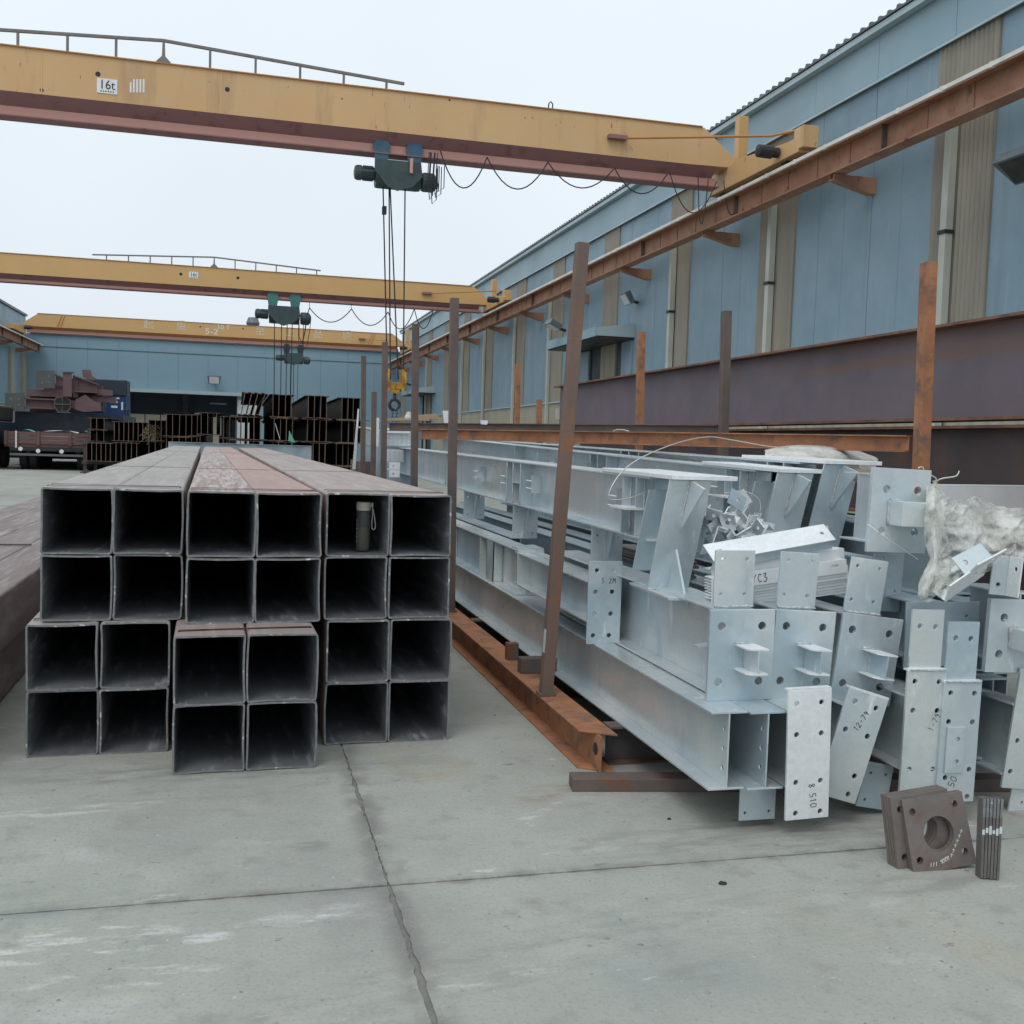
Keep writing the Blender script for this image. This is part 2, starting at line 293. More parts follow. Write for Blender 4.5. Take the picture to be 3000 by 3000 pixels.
M['chalk'] = material('white_marking', (.72,.66,.55), (.60,.50,.36), 18, .8)
M['dark_in'] = material('dark_interior', (.26,.31,.37), (.22,.27,.33), 1, .8)
M['door'] = material('dark_door', (.05,.065,.085), (.035,.045,.06), 2, .6)
M['plateiron'] = material('rusty_plate', (.19,.16,.145), (.15,.13,.12), 8, .6, .2, c=(.16,.10,.08), cscale=12, bump=.2)
M['plateside'] = material('plate_edge', (.17,.16,.15), (.12,.115,.11), 20, .6, .3)
M['cloth'] = material('woven_sacking', (.93,.93,.90), (.88,.88,.85), 6, .36, 0, bump=.1, bscale=180, spec=.5, trans=.55, rvar=.05)
M['film'] = material('pale_film', (.90,.89,.86), (.84,.83,.80), 6, .5, 0, bump=.1, bscale=120, spec=.35, trans=.35)
M['paper'] = material('pale_sheet', (.66,.62,.56), (.60,.56,.50), 5, .8, spec=.2)
M['card'] = material('cardboard', (.42,.29,.18), (.36,.25,.15), 5, .85)
M['lid'] = material('bottle_lid', (.60,.58,.50), (.56,.54,.47), 8, .45)
M['cord'] = material('bottle_cord', (.50,.50,.47), (.42,.42,.40), 20, .7)
M['tyre'] = material('tyre_rubber', (.018,.018,.019), (.028,.027,.026), 6, .8)
M['truckred'] = material('truck_red', (.15,.075,.072), (.115,.065,.063), 3, .6, c=(.11,.09,.087), cscale=5)
M['assembly'] = material('assembly_primer', (.22,.135,.14), (.185,.12,.125), 3, .65, spec=.25)
M['assembly_dark'] = material('assembly_primer_dark', (.10,.07,.075), (.08,.06,.065), 3, .7, spec=.2)
M['plategrey'] = material('assembly_plate_grey', (.13,.14,.135), (.11,.12,.118), 3, .65)
M['cabblue'] = material('cab_blue', (.025,.07,.20), (.02,.05,.14), 3, .35, .1)
M['cabdark'] = material('cab_dark', (.02,.035,.055), (.018,.03,.045), 3, .4, .1)
M['green'] = material('green_sheet', (.12,.42,.30), (.10,.36,.26), 5, .6)
M['straw'] = material('straw', (.34,.29,.15), (.24,.20,.10), 20, .9)
M['ventgrey'] = material('vent_grey', (.17,.18,.20), (.13,.14,.16), 4, .5, .3)
M['lampgrey'] = material('lamp_grey', (.16,.19,.21), (.12,.14,.16), 6, .5, .2)
M['lens'] = material('lamp_lens', (.60,.64,.66), (.52,.56,.58), 6, .25)
M['copper'] = material('wire_galv', (.66,.64,.58), (.55,.54,.50), 20, .4, .4)
def glassmat():
    m = bpy.data.materials.new('bottle_plastic'); m.use_nodes = True; p = m.node_tree.nodes['Principled BSDF']
    p.inputs['Base Color'].default_value = (.62,.66,.64,1); p.inputs['Transmission Weight'].default_value = .92; p.inputs['Roughness'].default_value = .08; p.inputs['IOR'].default_value = 1.2; return m
M['clear'] = glassmat()
def teamat():
    m = bpy.data.materials.new('tea'); m.use_nodes = True; p = m.node_tree.nodes['Principled BSDF']
    p.inputs['Base Color'].default_value = (.36,.27,.12,1); p.inputs['Transmission Weight'].default_value = .6; p.inputs['Roughness'].default_value = .2; p.inputs['IOR'].default_value = 1.33; return m
M['tea'] = teamat()
# ============================================================ GROUND
g = MB().add([(-600,-600,-.006),(600,-600,-.006),(600,900,-.006),(-600,900,-.006)], [(0,1,2,3)]).build('ground', M['joint'])
structure(g)
XJ = [-60,-32.5,-27,-21.5,-16,-10.5,-5,.5,6,11.4,40]; YJ = [-14.67,-8.67,-2.67,3.33]+[3.33+6*k for k in range(1, 13)]+[110]
def edge(p, q, near, jit):
    n = 220 if near else 1
    out_ = []
    dx, dy = q[0]-p[0], q[1]-p[1]; L_ = math.hypot(dx, dy); nx, ny = -dy/L_, dx/L_
    for k in range(n):
        t = k/n; x = p[0]+dx*t; y = p[1]+dy*t
        j = jit*(noise.noise(Vector((x*3, y*3, 1.7)))*.45+noise.noise(Vector((x*17, y*17, 4.1)))*.45+noise.noise(Vector((x*60, y*60, 7.1)))*.5) if (near and k) else 0
        out_.append((x+nx*j, y+ny*j))
    return out_
for i in range(len(XJ)-1):
    for j in range(len(YJ)-1):
        gx = .008 if YJ[j] < 3 else .0045
        x0, x1, y0, y1 = XJ[i]+gx, XJ[i+1]-gx, YJ[j]+.005, YJ[j+1]-.005
        near = (-11 < XJ[i] < 6 and -3 < YJ[j] < 12)
        poly = edge((x0,y0),(x1,y0),near,.007)+edge((x1,y0),(x1,y1),near,.013)+edge((x1,y1),(x0,y1),near,.007)+edge((x0,y1),(x0,y0),near,.013)
        mb = MB().prism(poly, frame_xy(), -.02, 0.)
        mb.build('concrete_slab', M['concrete'], g)
# loose grit, chips and scraps on the slabs (nobody could count it)
mb = MB(); rn = random.Random(5)
for k in range(420):
    x = rn.uniform(-1.6, 4.0); y = 2.2+3.2*rn.random()**1.3; r_ = rn.choice((.002,.003,.004,.006))*rn.uniform(.7,1.5)
    if -.95 < x < 1.1 and y > 4.5: continue
    q = [(x+r_*rn.uniform(.6,1.6)*math.cos(a), y+r_*rn.uniform(.6,1.3)*math.sin(a), .0005) for a in (0,1.3,2.6,3.9,5.2)]
    mb.add(q+[(x, y, r_*rn.uniform(.3,.9))], [(0,1,5),(1,2,5),(2,3,5),(3,4,5),(4,0,5),(4,3,2,1,0)])
tag(mb.build('ground_grit', M['pebble']), 'fine grit and chips scattered over the concrete', 'grit', kind='stuff')
for k, (px, py, s_, lab) in enumerate([(2117,2590,.016,'dark scrap chip lying on open concrete in the middle foreground'), (2575,2568,.012,'pale round pebble left of the holed rusty plates'), (2115,2590+0,.0,''), (1960,2400,.012,'small dark stone beneath the galvanised beam end')]):
    if not s_: continue
    p0 = gnd(px, py); mb = MB(); rn = random.Random(k)
    vs = [(s_*rn.uniform(.6,1.2)*math.cos(a), s_*rn.uniform(.5,.9)*math.sin(a), 0) for a in np.linspace(0, 6.28, 8)[:-1]]
    top = [(v[0]*.6, v[1]*.6, s_*rn.uniform(.35,.6)) for v in vs]; n_ = 7
    mb.add(vs+top, [tuple(range(n_))[::-1], tuple(range(n_, 2*n_))]+[(i, (i+1) % n_, n_+(i+1) % n_, n_+i) for i in range(n_)])
    tag(mb.build('stone_chip', M['pebble'] if k == 1 else M['black'], loc=p0), lab, 'stone')
# ============================================================ RIGHT WORKSHOP (long blue shed)
WX = 10.9; Y0, Y1 = 4.3, 73.0
ws = thing('workshop_building', 'long blue clad workshop on the right with beige translucent strips', 'building', (WX, Y0, 0))
def wl(y): return y-Y0
strips = [(13.69-5.3, 15.09-5.3), (13.69,15.09), (19.46,20.95), (24.6,25.9), (29.75,31.05), (35.15,36.5), (40.2,41.6), (45.55,46.95), (50.45,51.8), (55.65,57.0), (60.8,62.0), (65.8,67.1), (70.6,71.7)]
DOORS = ((29.3, 32.1, 4.62), (60.4, 63.5, 4.3))
def corr(y0, y1, z0, z1, amp, pitch, x):
    m_ = MB(); n = max(4, int((y1-y0)/pitch)*2); pts = []
    for k in range(n+1): pts.append((y0+(y1-y0)*k/n, x+(amp if k % 2 else -amp)))
    vs = [(xx, y, z0) for y, xx in pts]+[(xx, y, z1) for y, xx in pts]+[(x+.04, y, z0) for y, xx in pts]+[(x+.04, y, z1) for y, xx in pts]
    k = n+1; fs = [(i, i+1, k+i+1, k+i) for i in range(n)]+[(2*k+i, 3*k+i, 3*k+i+1, 2*k+i+1) for i in range(n)]
    fs += [(k+i, k+i+1, 3*k+i+1, 3*k+i) for i in range(n)]+[(0, k, 3*k, 2*k), (n, 2*k+n, 3*k+n, k+n)]
    return m_.add(vs, fs)
DZ, LZ, RZ = 3.06, 8.1, 9.1
for a, b in strips: corr(wl(a), wl(b), DZ, LZ-.02, .018, .10, -.02).build('translucent_strip', M['beige'], ws)
segs = []; cur = Y0
for a, b in strips: segs.append((cur, a)); cur = b
segs.append((cur, Y1))
PM = {}
for a, b in segs:
    n = max(1, round((b-a)/.95))
    for k in range(n):
        y0 = a+(b-a)*k/n+.004; y1 = a+(b-a)*(k+1)/n-.004; z0 = DZ
        for d0, d1, dz in DOORS:
            if y1 > d0 and y0 < d1: z0 = dz
        MB().box(0, .05, wl(y0), wl(y1), z0, LZ-.02).build('wall_panel', M['blue'], ws, loc=(random.uniform(-.004,.004), 0, 0))
for a, b in strips:                                    # door openings cut the strips' lower part (covered by door leaf below)
    pass
y = Y0
while y < Y1-.2:
    y1 = min(Y1, y+2.1); MB().box(.03, .08, wl(y)+.004, wl(y1)-.004, LZ+.06, RZ-.02).build('upper_wall_panel', M['blue_up'], ws, loc=(random.uniform(-.003,.003), 0, 0)); y = y1
MB().prism([(-.10, LZ-.03),(.09, LZ+.10),(.09, LZ+.06),(-.07, LZ-.06),(-.10, LZ-.06)], lambda a, b, c: (a, c, b), 0, wl(Y1)).build('drip_flashing', M['flash'], ws)
MB().box(.10, .30, 0, wl(Y1), 0, RZ-.04).build('inner_wall', M['blue'], ws)
# roof with trapezoid ribs, sloping up away from the yard
pts = []; y = Y0
while y < Y1:
    pts += [(y, 0), (y+.17, 0), (y+.19, .05), (y+.25, .05)]; y += .27
m_ = MB(); k = len(pts)
vs = [(-.16, wl(a), RZ+b) for a, b in pts]+[(14, wl(a), RZ+1.1+b) for a, b in pts]+[(-.16, wl(a), RZ-.035) for a, b in pts]+[(14, wl(a), RZ+1.06) for a, b in pts]
m_.add(vs, [(i, i+1, k+i+1, k+i) for i in range(k-1)]+[(2*k+i, 3*k+i, 3*k+i+1, 2*k+i+1) for i in range(k-1)]+[(i, 2*k+i, 2*k+i+1, i+1) for i in range(k-1)])
m_.build('roof', M['roof'], ws)
MB().box(-.13, .02, 0, wl(Y1), RZ-.16, RZ-.05).build('eaves_trim', M['flash'], ws)
# cream skirting sheets
y = Y0
while y < Y1-.1:
    y1 = min(Y1, y+1.3)
    if not any(y1 > d0 and y < d1 for d0, d1, dz in DOORS): corr(wl(y)+.004, wl(y1)-.004, 0, DZ-.06, .02, .32, -.03).build('skirting_sheet', M['cream'], ws)
    y = y1
for a, b in ((Y0, DOORS[0][0]-.3), (DOORS[0][1]+.3, DOORS[1][0]-.3), (DOORS[1][1]+.3, Y1)):
    MB().box(-.08, .02, wl(a), wl(b), DZ-.055, DZ-.002).build('skirting_cap', M['flash'], ws)
for yy in (14.55, 20.25, 25.45, 46.9, 51.8, 62.05, 41.5, 36.55):
    big = yy < 30
    pp = MB().box(-.20 if big else -.16, -.06, wl(yy)-.075, wl(yy)+.075, 0, 7.0).build('downpipe', M['pipe'], ws, bevel=.01)
    if big:
        for zz in (2.2, 5.0): MB().box(-.225, -.05, wl(yy)-.09, wl(yy)+.09, zz, zz+.06).build('pipe_clamp', M['darksteel'], pp)
for d0, d1, dz in DOORS:
    MB().box(.02, .07, wl(d0), wl(d1), 0, dz).build('door_leaf', M['door'], ws)
    mid = (d0+d1)/2
    for yy in (d0, mid, d1): MB().box(-.02, .02, wl(yy)-.05, wl(yy)+.05, 0, dz).build('door_frame', M['darksteel'], ws)
    for a, b in ((d0-.9, d0-.1), (d1+.1, d1+.9)): MB().box(-.05, -.005, wl(a), wl(b), 0, dz-.05).build('door_surround', M['blue'], ws)
    c_ = MB().prism([(-1.15, dz+.02),(-1.15, dz+.24),(0, dz+.42),(0, dz+.02)], lambda a, b, c: (a, c, b), wl(d0)-1.0, wl(d1)+1.1).build('canopy', M['flash'], ws)
    MB().box(-1.18, -1.152, wl(d0)-1.0, wl(d1)+1.1, dz+.0, dz+.26).build('canopy_gutter', M['blue_up'], c_)
    MB().box(-1.12, -.02, wl(d0)-.98, wl(d1)+1.08, dz-.03, dz+.015).build('canopy_soffit', M['darksteel'], c_)
    MB().tube([(-.3, wl(d1)+1.25, dz+.2), (-.12, wl(d1)+1.25, dz+.1), (-.12, wl(d1)+1.25, .2)], .05, 8).build('canopy_drain', M['darksteel'], c_)
def floodlight(loc, rz, lab, s_=1.0, tilt=.6, lens='lens'):
    t = thing('floodlight', lab, 'floodlight', loc, (0, 0, rz), 'floodlights on the workshop walls')
    MB().prism([(-.16*s_,-.12*s_),(.16*s_,-.12*s_),(.20*s_,.12*s_),(-.20*s_,.12*s_)], lambda a, b, c: (a, -.25*s_+c*math.cos(tilt)-b*math.sin(tilt), b*math.cos(tilt)+c*math.sin(tilt)), 0, .10*s_).build('lamp_housing', M['lampgrey'], t, bevel=.01)
    MB().prism(rect(-.14*s_,.14*s_,-.10*s_,.10*s_), lambda a, b, c: (a, -.25*s_+c*math.cos(tilt)-b*math.sin(tilt), b*math.cos(tilt)+c*math.sin(tilt)), -.012, -.001).build('lamp_glass', M[lens], t)
    MB().bar((0,-.16*s_,0),(0,.02,-.05*s_),.05*s_,.05*s_).build('lamp_arm', M['darksteel'], t)
    return t
q = onX(1868, 880, WX-.05); floodlight(q, R(-90), 'pale floodlight on bare blue wall right of the near canopy', 1.5)
q = onX(3075, 505, WX-.05); floodlight(q, R(-90), 'dark floodlight at the right edge of the photo under the crane rail', 1.9, .9, 'darksteel')
floodlight((WX-1.05, 31.6, 5.17), R(-90), 'floodlight tilted on the roof of the near door canopy', 1.7, 1.1)
floodlight((WX-1.05, 62.0, 4.95), R(-90), 'square floodlight standing on the far door canopy', 2.2, .1)
# ============================================================ CRANE RUNWAYS
def runway(X, ya, yb, side, lab, nm):
    t = thing('crane_runway', lab, 'crane rail', (X, ya, 0)); L_ = yb-ya
    MB().box(-.02, .02, 0, L_, 6.43, 6.84).build('web', M['runway'], t)
    MB().box(-.14, .14, 0, L_, 6.40, 6.428).build('bottom_flange', M['runway'], t)
    MB().box(-.17, .17, 0, L_, 6.842, 6.875).build('top_flange', M['runway'], t)
    MB().box(-.25*side-.022, -.25*side+.022, 0, L_, 6.825, 6.885).build('conductor_bar', M['cream_edge'], t)
    MB().prism([(-.06,6.876),(.06,6.876),(.06,6.90),(.02,6.92),(.035,6.97),(.035,7.0),(-.035,7.0),(-.035,6.97),(-.02,6.92),(-.06,6.90)], lambda a, b, c: (a, c, b), 0, L_).build('rail', M['darksteel'], t)
    y = .5; k = 0
    while y < L_:
        if ya+y > -1:
            for s_ in (-1, 1):
                e_ = .12 if k % 5 == 0 else (.036 if s_ == -side else .12)
                MB().box(min(.022*s_,e_*s_), max(.022*s_,e_*s_), y, y+.015, 6.43, 6.84).build('stiffener', M['rust_dark'] if k % 5 == 0 else M['runway'], t)
            MB().box(-.25*side-.028, -.25*side+.028, y+.4, y+.46, 6.812, 6.893).build('conductor_clip', M['cream_edge'], t)
        y += 1.05; k += 1
    y = (16.8-ya) % 5.25
    while y < L_:
        bx_ = (WX-10.14)*side
        b_ = MB().prism([(-.10*side,6.395),(bx_,6.395),(bx_,6.12),(bx_-.08*side,6.12),(-.10*side,6.31)], lambda a, b, c: (a, c, b), y-.07, y-.058).build('bracket', M['runway'], t)
        MB().prism([(-.10*side,6.395),(bx_,6.395),(bx_,6.12),(bx_-.08*side,6.12),(-.10*side,6.31)], lambda a, b, c: (a, c, b), y+.058, y+.07).build('bracket_web', M['runway'], b_)
        MB().prism([(-.10*side,6.308),(bx_-.08*side,6.118),(bx_-.08*side,6.103),(-.10*side,6.293)], lambda a, b, c: (a, c, b), y-.09, y+.09).build('bracket_flange', M['runway'], b_)
        y += 5.25
    return t
runway(10.14, Y0, 72.4, 1, 'rust orange crane runway beam bracketed along the right workshop wall', 'r')
runway(-12.3, 40., 72.4, -1, 'crane runway beam along the left building near the far corner', 'l')
# ============================================================ FAR WORKSHOP
fw = thing('workshop_building', 'blue workshop closing the far end of the yard with wide dark opening', 'building', (0, 72.6, 0))
OX0, OX1, OZ = -7.6, -.1, 4.15
def fpan(x0, x1, z0, z1):
    n = max(1, round((x1-x0)/1.9))
    for k in range(n): MB().box(x0+(x1-x0)*k/n+.005, x0+(x1-x0)*(k+1)/n-.005, 0, .06, z0, z1).build('wall_panel', M['blue_far'], fw)
fpan(-13.1, OX0, 0, 6.78); fpan(OX1, 10.85, 0, 6.78); fpan(OX0, OX1, OZ, 6.78)
fpan(-13.1, 10.85, 6.82, 7.6)
MB().box(-13.1, OX0-.1, .07, .2, 0, 7.55).box(OX1+.1, 10.85, .07, .2, 0, 7.55).box(OX0-.1, OX1+.1, .07, .2, OZ+.1, 7.55).build('backing_wall', M['blue_far'], fw)
MB().box(-13.1, 10.85, -.03, .03, 6.782, 6.818).build('seam_trim', M['roof'], fw)
pts = []; x = -12.8
while x < 10.9: pts += [(x,0),(x+.2,0),(x+.22,.05),(x+.28,.05)]; x += .3
m_ = MB(); k = len(pts)
m_.add([(a, -.15, 7.62+b) for a, b in pts]+[(a, 14, 8.9+b) for a, b in pts]+[(a, -.15, 7.58) for a, b in pts]+[(a, 14, 8.86) for a, b in pts],
       [(i, i+1, k+i+1, k+i) for i in range(k-1)]+[(2*k+i, 3*k+i, 3*k+i+1, 2*k+i+1) for i in range(k-1)]+[(i, 2*k+i, 2*k+i+1, i+1) for i in range(k-1)])
m_.build('roof', M['roof'], fw)
MB().box(OX0-.2, OX1+.3, -.55, -.005, OZ, OZ+.22).build('opening_gutter', M['flash'], fw)
for x in np.arange(OX0-.2, OX1+.2, .55): pass
rm = MB().box(OX0-1, OX0-.9, .1, 6.5, 0, OZ+.8).box(OX1+.9, OX1+1, .1, 6.5, 0, OZ+.8).box(OX0-1, OX1+1, 6.5, 6.6, 0, OZ+.8).box(OX0-1, OX1+1, .07, 6.5, OZ+.8, OZ+.9)
rm.build('dark_hall', M['dark_in'], fw)
for x in (-3.6,): MB().box(x-.2, x+.2, 5, 5.4, 0, OZ+.7).build('hall_column', M['lampgrey'], fw)
for k in range(6): MB().box(-6.9+k*.98, -5.98+k*.98, .7, .75, .1, 2.75).build('skirting_sheet', M['cream'], fw)
MB().box(OX1+.05, OX1+1.3, -.12, -.02, 0, 3.9).build('door_leaf', M['lens'], fw)
MB().box(-1.9, -.8, 3, 3.08, 3.65, 3.75).build('tube_light', M['lens'], fw)
floodlight((onY(628, 1115, 72.5)), 0, 'white floodlight on the far blue wall above the opening', 2.2, .2)
vt = thing('roof_ventilator', 'grey hexagonal ventilator standing on the far workshop roof', 'ventilator', (.92, 78, 8.0))
MB().lathe([(.30,0),(.30,1.2),(.32,1.2)], 12).build('duct', M['ventgrey'], vt)
MB().lathe([(.30,1.19),(.34,1.2),(.46,1.55),(.48,1.6),(.34,1.98),(.30,2.0)], 12).build('cowl', M['ventgrey'], vt)
# ============================================================ LEFT WORKSHOP
lw = thing('workshop_building', 'pale blue workshop wall at the left edge with cream pilasters', 'building', (-13.1, 40, 0))
for k in range(17): MB().box(-.06, 0, k*1.92+.005, (k+1)*1.92-.005, 3.0, 8.6).build('wall_panel', M['blue'], lw)
for k in range(17): MB().box(-.06, 0, k*1.92+.005, (k+1)*1.92-.005, 0, 2.95).build('skirting_sheet', M['cream'], lw)
MB().box(-.05, .06, 0, 32.6, 2.952, 2.998).build('skirting_cap', M['flash'], lw)
for yy in (52.0, 57.5, 63.0, 68.0, 71.6): MB().box(.003, .16, yy-40-.55, yy-40+.55, 3.0, 6.28).build('translucent_strip', M['cream'], lw)
MB().box(-9, .12, 0, 32.6, 8.62, 8.75).build('roof', M['roof'], lw)
# ============================================================ OVERHEAD CRANES
def text_part(body, size, mat_, parent, fr, name='lettering', ext=.004, sx=1.0):
    cu = bpy.data.curves.new('txt', 'FONT'); cu.body = body; cu.size = size; cu.align_x = 'CENTER'; cu.align_y = 'CENTER'; cu.resolution_u = 3
    to = bpy.data.objects.new('txt', cu); COL.objects.link(to); dg = bpy.context.evaluated_depsgraph_get()
    me = bpy.data.meshes.new_from_object(to.evaluated_get(dg)); bpy.data.objects.remove(to); bpy.data.curves.remove(cu)
    for v in me.vertices: v.co = Vector(fr(v.co.x*sx, v.co.y))
    me.name = name; me.materials.clear(); me.materials.append(mat_)
    return link(name, me, parent)
def crane(Yc, xl, xr, zt, zy, zs, zb, lab, ymat, rail, sign, pm, pk):
    t = thing('overhead_crane', lab, 'crane', (0, Yc, 0)); W_ = .62
    g_ = MB().prism([(xl+.2,zy),(xr-1.0,zy),(xr-.05,zy+.02),(xr-.05,zy+.22),(xr-.75,zt),(xl+.95,zt),(xl+.2,zy+.22)], frame_xz(), 0, W_).build('girder', ymat, t)
    MB().box(xl+.9, xr-.8, -.03, W_+.03, zt+.001, zt+.022).build('top_plate', M['orange'], g_)
    for xs_ in np.arange(xl+2.6, xr-1.5, 3.1): MB().box(xs_-.012, xs_+.012, -.004, -.0005, zy+.005, zt-.005).build('weld_seam', ymat, g_)
    def slope(x0, x1, s_):
        y = (0, .20) if s_ else (W_, W_-.20)
        return MB().add([(x0,y[0],zy-.002),(x1,y[0],zy-.002),(x1,y[1],zs),(x0,y[1],zs),(x0,y[0]+(.012 if s_ else -.012),zy-.002),(x1,y[0]+(.012 if s_ else -.012),zy-.002),(x1,y[1]+(.012 if s_ else -.012),zs),(x0,y[1]+(.012 if s_ else -.012),zs)],
                        [(0,1,2,3),(7,6,5,4),(0,4,5,1),(1,5,6,2),(2,6,7,3),(3,7,4,0)])
    slope(xl+.3, xr-.45, 1).build('sloped_plate', pm, t); slope(xl+.3, xr-.45, 0).build('sloped_plate', pm, t)
    MB().box(xl+.3, xr-.35, .205, .225, zb+.02, zs-.001).box(xl+.3, xr-.35, W_-.225, W_-.205, zb+.02, zs-.001).build('lower_web', pk, t)
    MB().box(xl+.3, xr-.3, .12, W_-.12, zb-.004, zb+.018).build('bottom_flange', M['primer'], t)
    # end carriages on the rails
    for x, s_ in ((xr, 1), (xl, -1)):
        e = MB().prism([(-2.9,7.06),(.9,7.06),(.9,7.46),(.6,7.52),(-.7,7.52),(-2.5,7.34),(-2.9,7.34)], lambda a, b, c: (c, a, b), x-.17, x+.17).build('end_carriage', ymat, t, bevel=.01)
        for yy in (-2.2, .5):
            MB().lathe([(.03,-.06),(.15,-.06),(.15,-.03),(.12,-.03),(.12,.03),(.15,.03),(.15,.06),(.03,.06)], 14, (x, yy, 7.15), 'x').build('wheel', M['darksteel'], e)
        mo = MB().lathe([(.05,-.02),(.12,0),(.13,.28),(.10,.30),(.10,.42),(.04,.43)], 12, (x-.62*s_, -2.2, 7.22), 'x').build('drive_motor', M['darksteel'], e)
    q = xr-.35
    MB().box(q+.42, q+.64, .05, .25, 7.55, zt+.36).build('control_box', M['yellow2'], t, bevel=.01)
    MB().tube([(xr-2.55, -.06, zt-.42), (xr-.2, -1.9, 7.62), (xr+.02, -2.75, 7.54)], .025, 6).build('brace_rod', M['orange'], t)
    MB().box(xr-2.9, xr-2.5, -.14, -.001, zt-.46, zt-.38).build('brace_pad', M['primer'], t)
    MB().prism([(-3.06,7.12),(-2.72,7.12),(-2.72,7.52),(-3.06,7.52)], lambda a, b, c: (c, a, b), xr-.16, xr+.16).build('buffer_box', ymat, t, bevel=.01)
    if rail:
        x0, x1, xa, h0, h1 = rail
        rb = MB(); n = 12
        def top(x): return zt+.022+(h0+(h1-h0)*(1-abs(x-xa)/max(abs(x1-xa), abs(x0-xa))))
        MB().bar((x0, .06, top(x0)), (xa, .06, top(xa)), .05, .05).bar((xa, .06, top(xa)), (x1, .06, top(x1)), .05, .05).build('handrail', M['railgrey'], t)
        k = 0; xs = [xa]
        sp = .83*(x1-x0)/9.0
        x = xa+sp
        while x < x1+.05: xs.append(x); x += sp
        x = xa-sp
        while x > x0-.05: xs.append(x); x -= sp
        for x in xs:
            if x == xa: MB().prism([(x-.16,zt+.023),(x+.16,zt+.023),(x+.03,zt+.16),(x+.02,top(x)-.025),(x-.02,top(x)-.025),(x-.03,zt+.16)], frame_xz(), .04, .08).build('handrail_post', M['railgrey'], t)
            else: MB().box(x-.022, x+.022, .04, .08, zt+.023, top(x)-.024).build('handrail_post', M['railgrey'], t)
    return t
c1 = crane(20.8, -12.3, 10.14, 8.25, 7.47, 7.27, 7.08, 'nearest yellow overhead crane girder spanning the top of the yard', M['yellow'], (-5.9, 3.04, -1.43, .16, .42), '16t', M['primer'], M['primer_pink'])
c2 = crane(43.2, -12.3, 10.14, 8.02, 7.28, 7.10, 6.98, 'middle yellow overhead crane with grey handrail and 16t sign', M['yellow2'], (-5.47, 3.12, -1.0, .16, .40), '16t', M['primer'], M['primer_pink'])
c3 = crane(66.6, -12.3, 10.14, 8.25, 7.50, 7.34, 7.15, 'farthest yellow overhead crane lettered 5-2 10T along its girder', M['yellow2'], None, '', M['orange'], M['primer_pink'])
def face(t_, cx, cz, d_=-.006): return lambda a, b: (cx+a, d_, cz+b)
def signplate(t_, px, py, Yc, w_, h_, ts):
    p0 = onY(px, py, Yc); sp = MB().box(p0.x-w_/2, p0.x+w_/2, -.012, -.001, p0.z-h_/2, p0.z+h_/2).build('load_sign', M['white'], t_)
    text_part('16t', ts, M['black'], sp, face(t_, p0.x, p0.z+h_*.06, -.016), sx=.9)
    for k in range(6): MB().box(p0.x-w_*.33+k*w_*.12, p0.x-w_*.33+k*w_*.12+w_*.07, -.016, -.013, p0.z-h_*.40, p0.z-h_*.33).build('small_print', M['black'], sp)
signplate(c1, 314, 253, 20.8, .35, .26, .23); signplate(c2, 567, 806, 43.2, .34, .25, .22)
for k in range(5):                                        # painted tally strokes
    a = onY(383+k*9.5, 232, 20.8); MB().box(a.x-.016, a.x+.016, -.004, -.001, a.z-.24+.0*k, a.z+(.0 if k else -.06)).build('tally_stroke', M['white'], c1)
for px, py, Yc, t_, r_ in ((287,217,20.8,c1,.045),(666,262,20.8,c1,.045),(122,264,20.8,c1,.035),(1317,293,20.8,c1,.02),(530,803,43.2,c2,.06),(697,814,43.2,c2,.06),(587,957,66.6,c3,.05),(712,963,66.6,c3,.05)):
    a = onY(px, py, Yc); MB().lathe([(.001,-.003),(r_,-.003),(r_,.02),(.001,.02)], 12, (a.x, 0, a.z), 'y').build('hole_plug', M['black'], t_)
for ch, px, py in (('起',436,951),('重',531,955),('至',762,970),('上',850,975),('品',932,980),('质',1016,983)):
    a = onY(px, py, 66.6); text_part(ch, .62, M['chalk'], c3, face(c3, a.x, a.z))
a = onY(620, 972, 66.6); text_part('5-2', .50, M['white'], c3, face(c3, a.x, a.z), sx=1.2)
a = onY(655, 959, 66.6); text_part('10 T', .40, M['white'], c3, face(c3, a.x, a.z), sx=1.05)
a = onY(1617, 322, 20.8); MB().tube([(a.x-.05,.1,8.27),(a.x-.04,.1,8.40),(a.x,.1,8.44),(a.x+.04,.1,8.40),(a.x+.04,.1,8.27)], .014, 6).build('lifting_eye', M['darksteel'], c1)
for px in (240, 1000): pass
for px, s_ in ((175, .06), (1085, .06)):
    a = onY(px, 940 if px < 500 else 990, 66.6); MB().bar((a.x-.12,-.012,7.55),(a.x+.12,-.012,8.2),.02,.05,up=(0,1,0)).bar((a.x+.05,-.012,7.55),(a.x+.28,-.012,8.2),.02,.05,up=(0,1,0)).build('seam_cover', M['orange'], c3)
# festoon cables hung in loops below each girder
def festoon(pts, sag, r_, lab, group, extra=()):
    m_ = MB(); path = []
    for i in range(len(pts)-1):
        a, b = Vector(pts[i]), Vector(pts[i+1]); s_ = sag[i] if isinstance(sag, (list, tuple)) else sag
        for k in range(13):
            tt = k/12; q_ = a.lerp(b, tt); q_.z -= s_*4*tt*(1-tt); path.append(q_)
    m_.tube(path, r_, 5)
    for e in extra: m_.tube(e, r_*.6, 5)
    o = m_.build('festoon_cable', M['cable']); return tag(o, lab, 'cable', group)
P1 = lambda x, y: onY(x, y, 20.76)
fp = [P1(1290,442), P1(1427,461), P1(1605,475), P1(1800,492), P1(1955,510)]
festoon(fp, [.66,.58,.46,.46], .014, 'looped power cable hanging below the nearest crane girder', 'festoon cables')
festoon([P1(1962,505), P1(2100,530)], [.75], .012, 'short cable loop hanging beside the nearest crane right end', 'festoon cables')
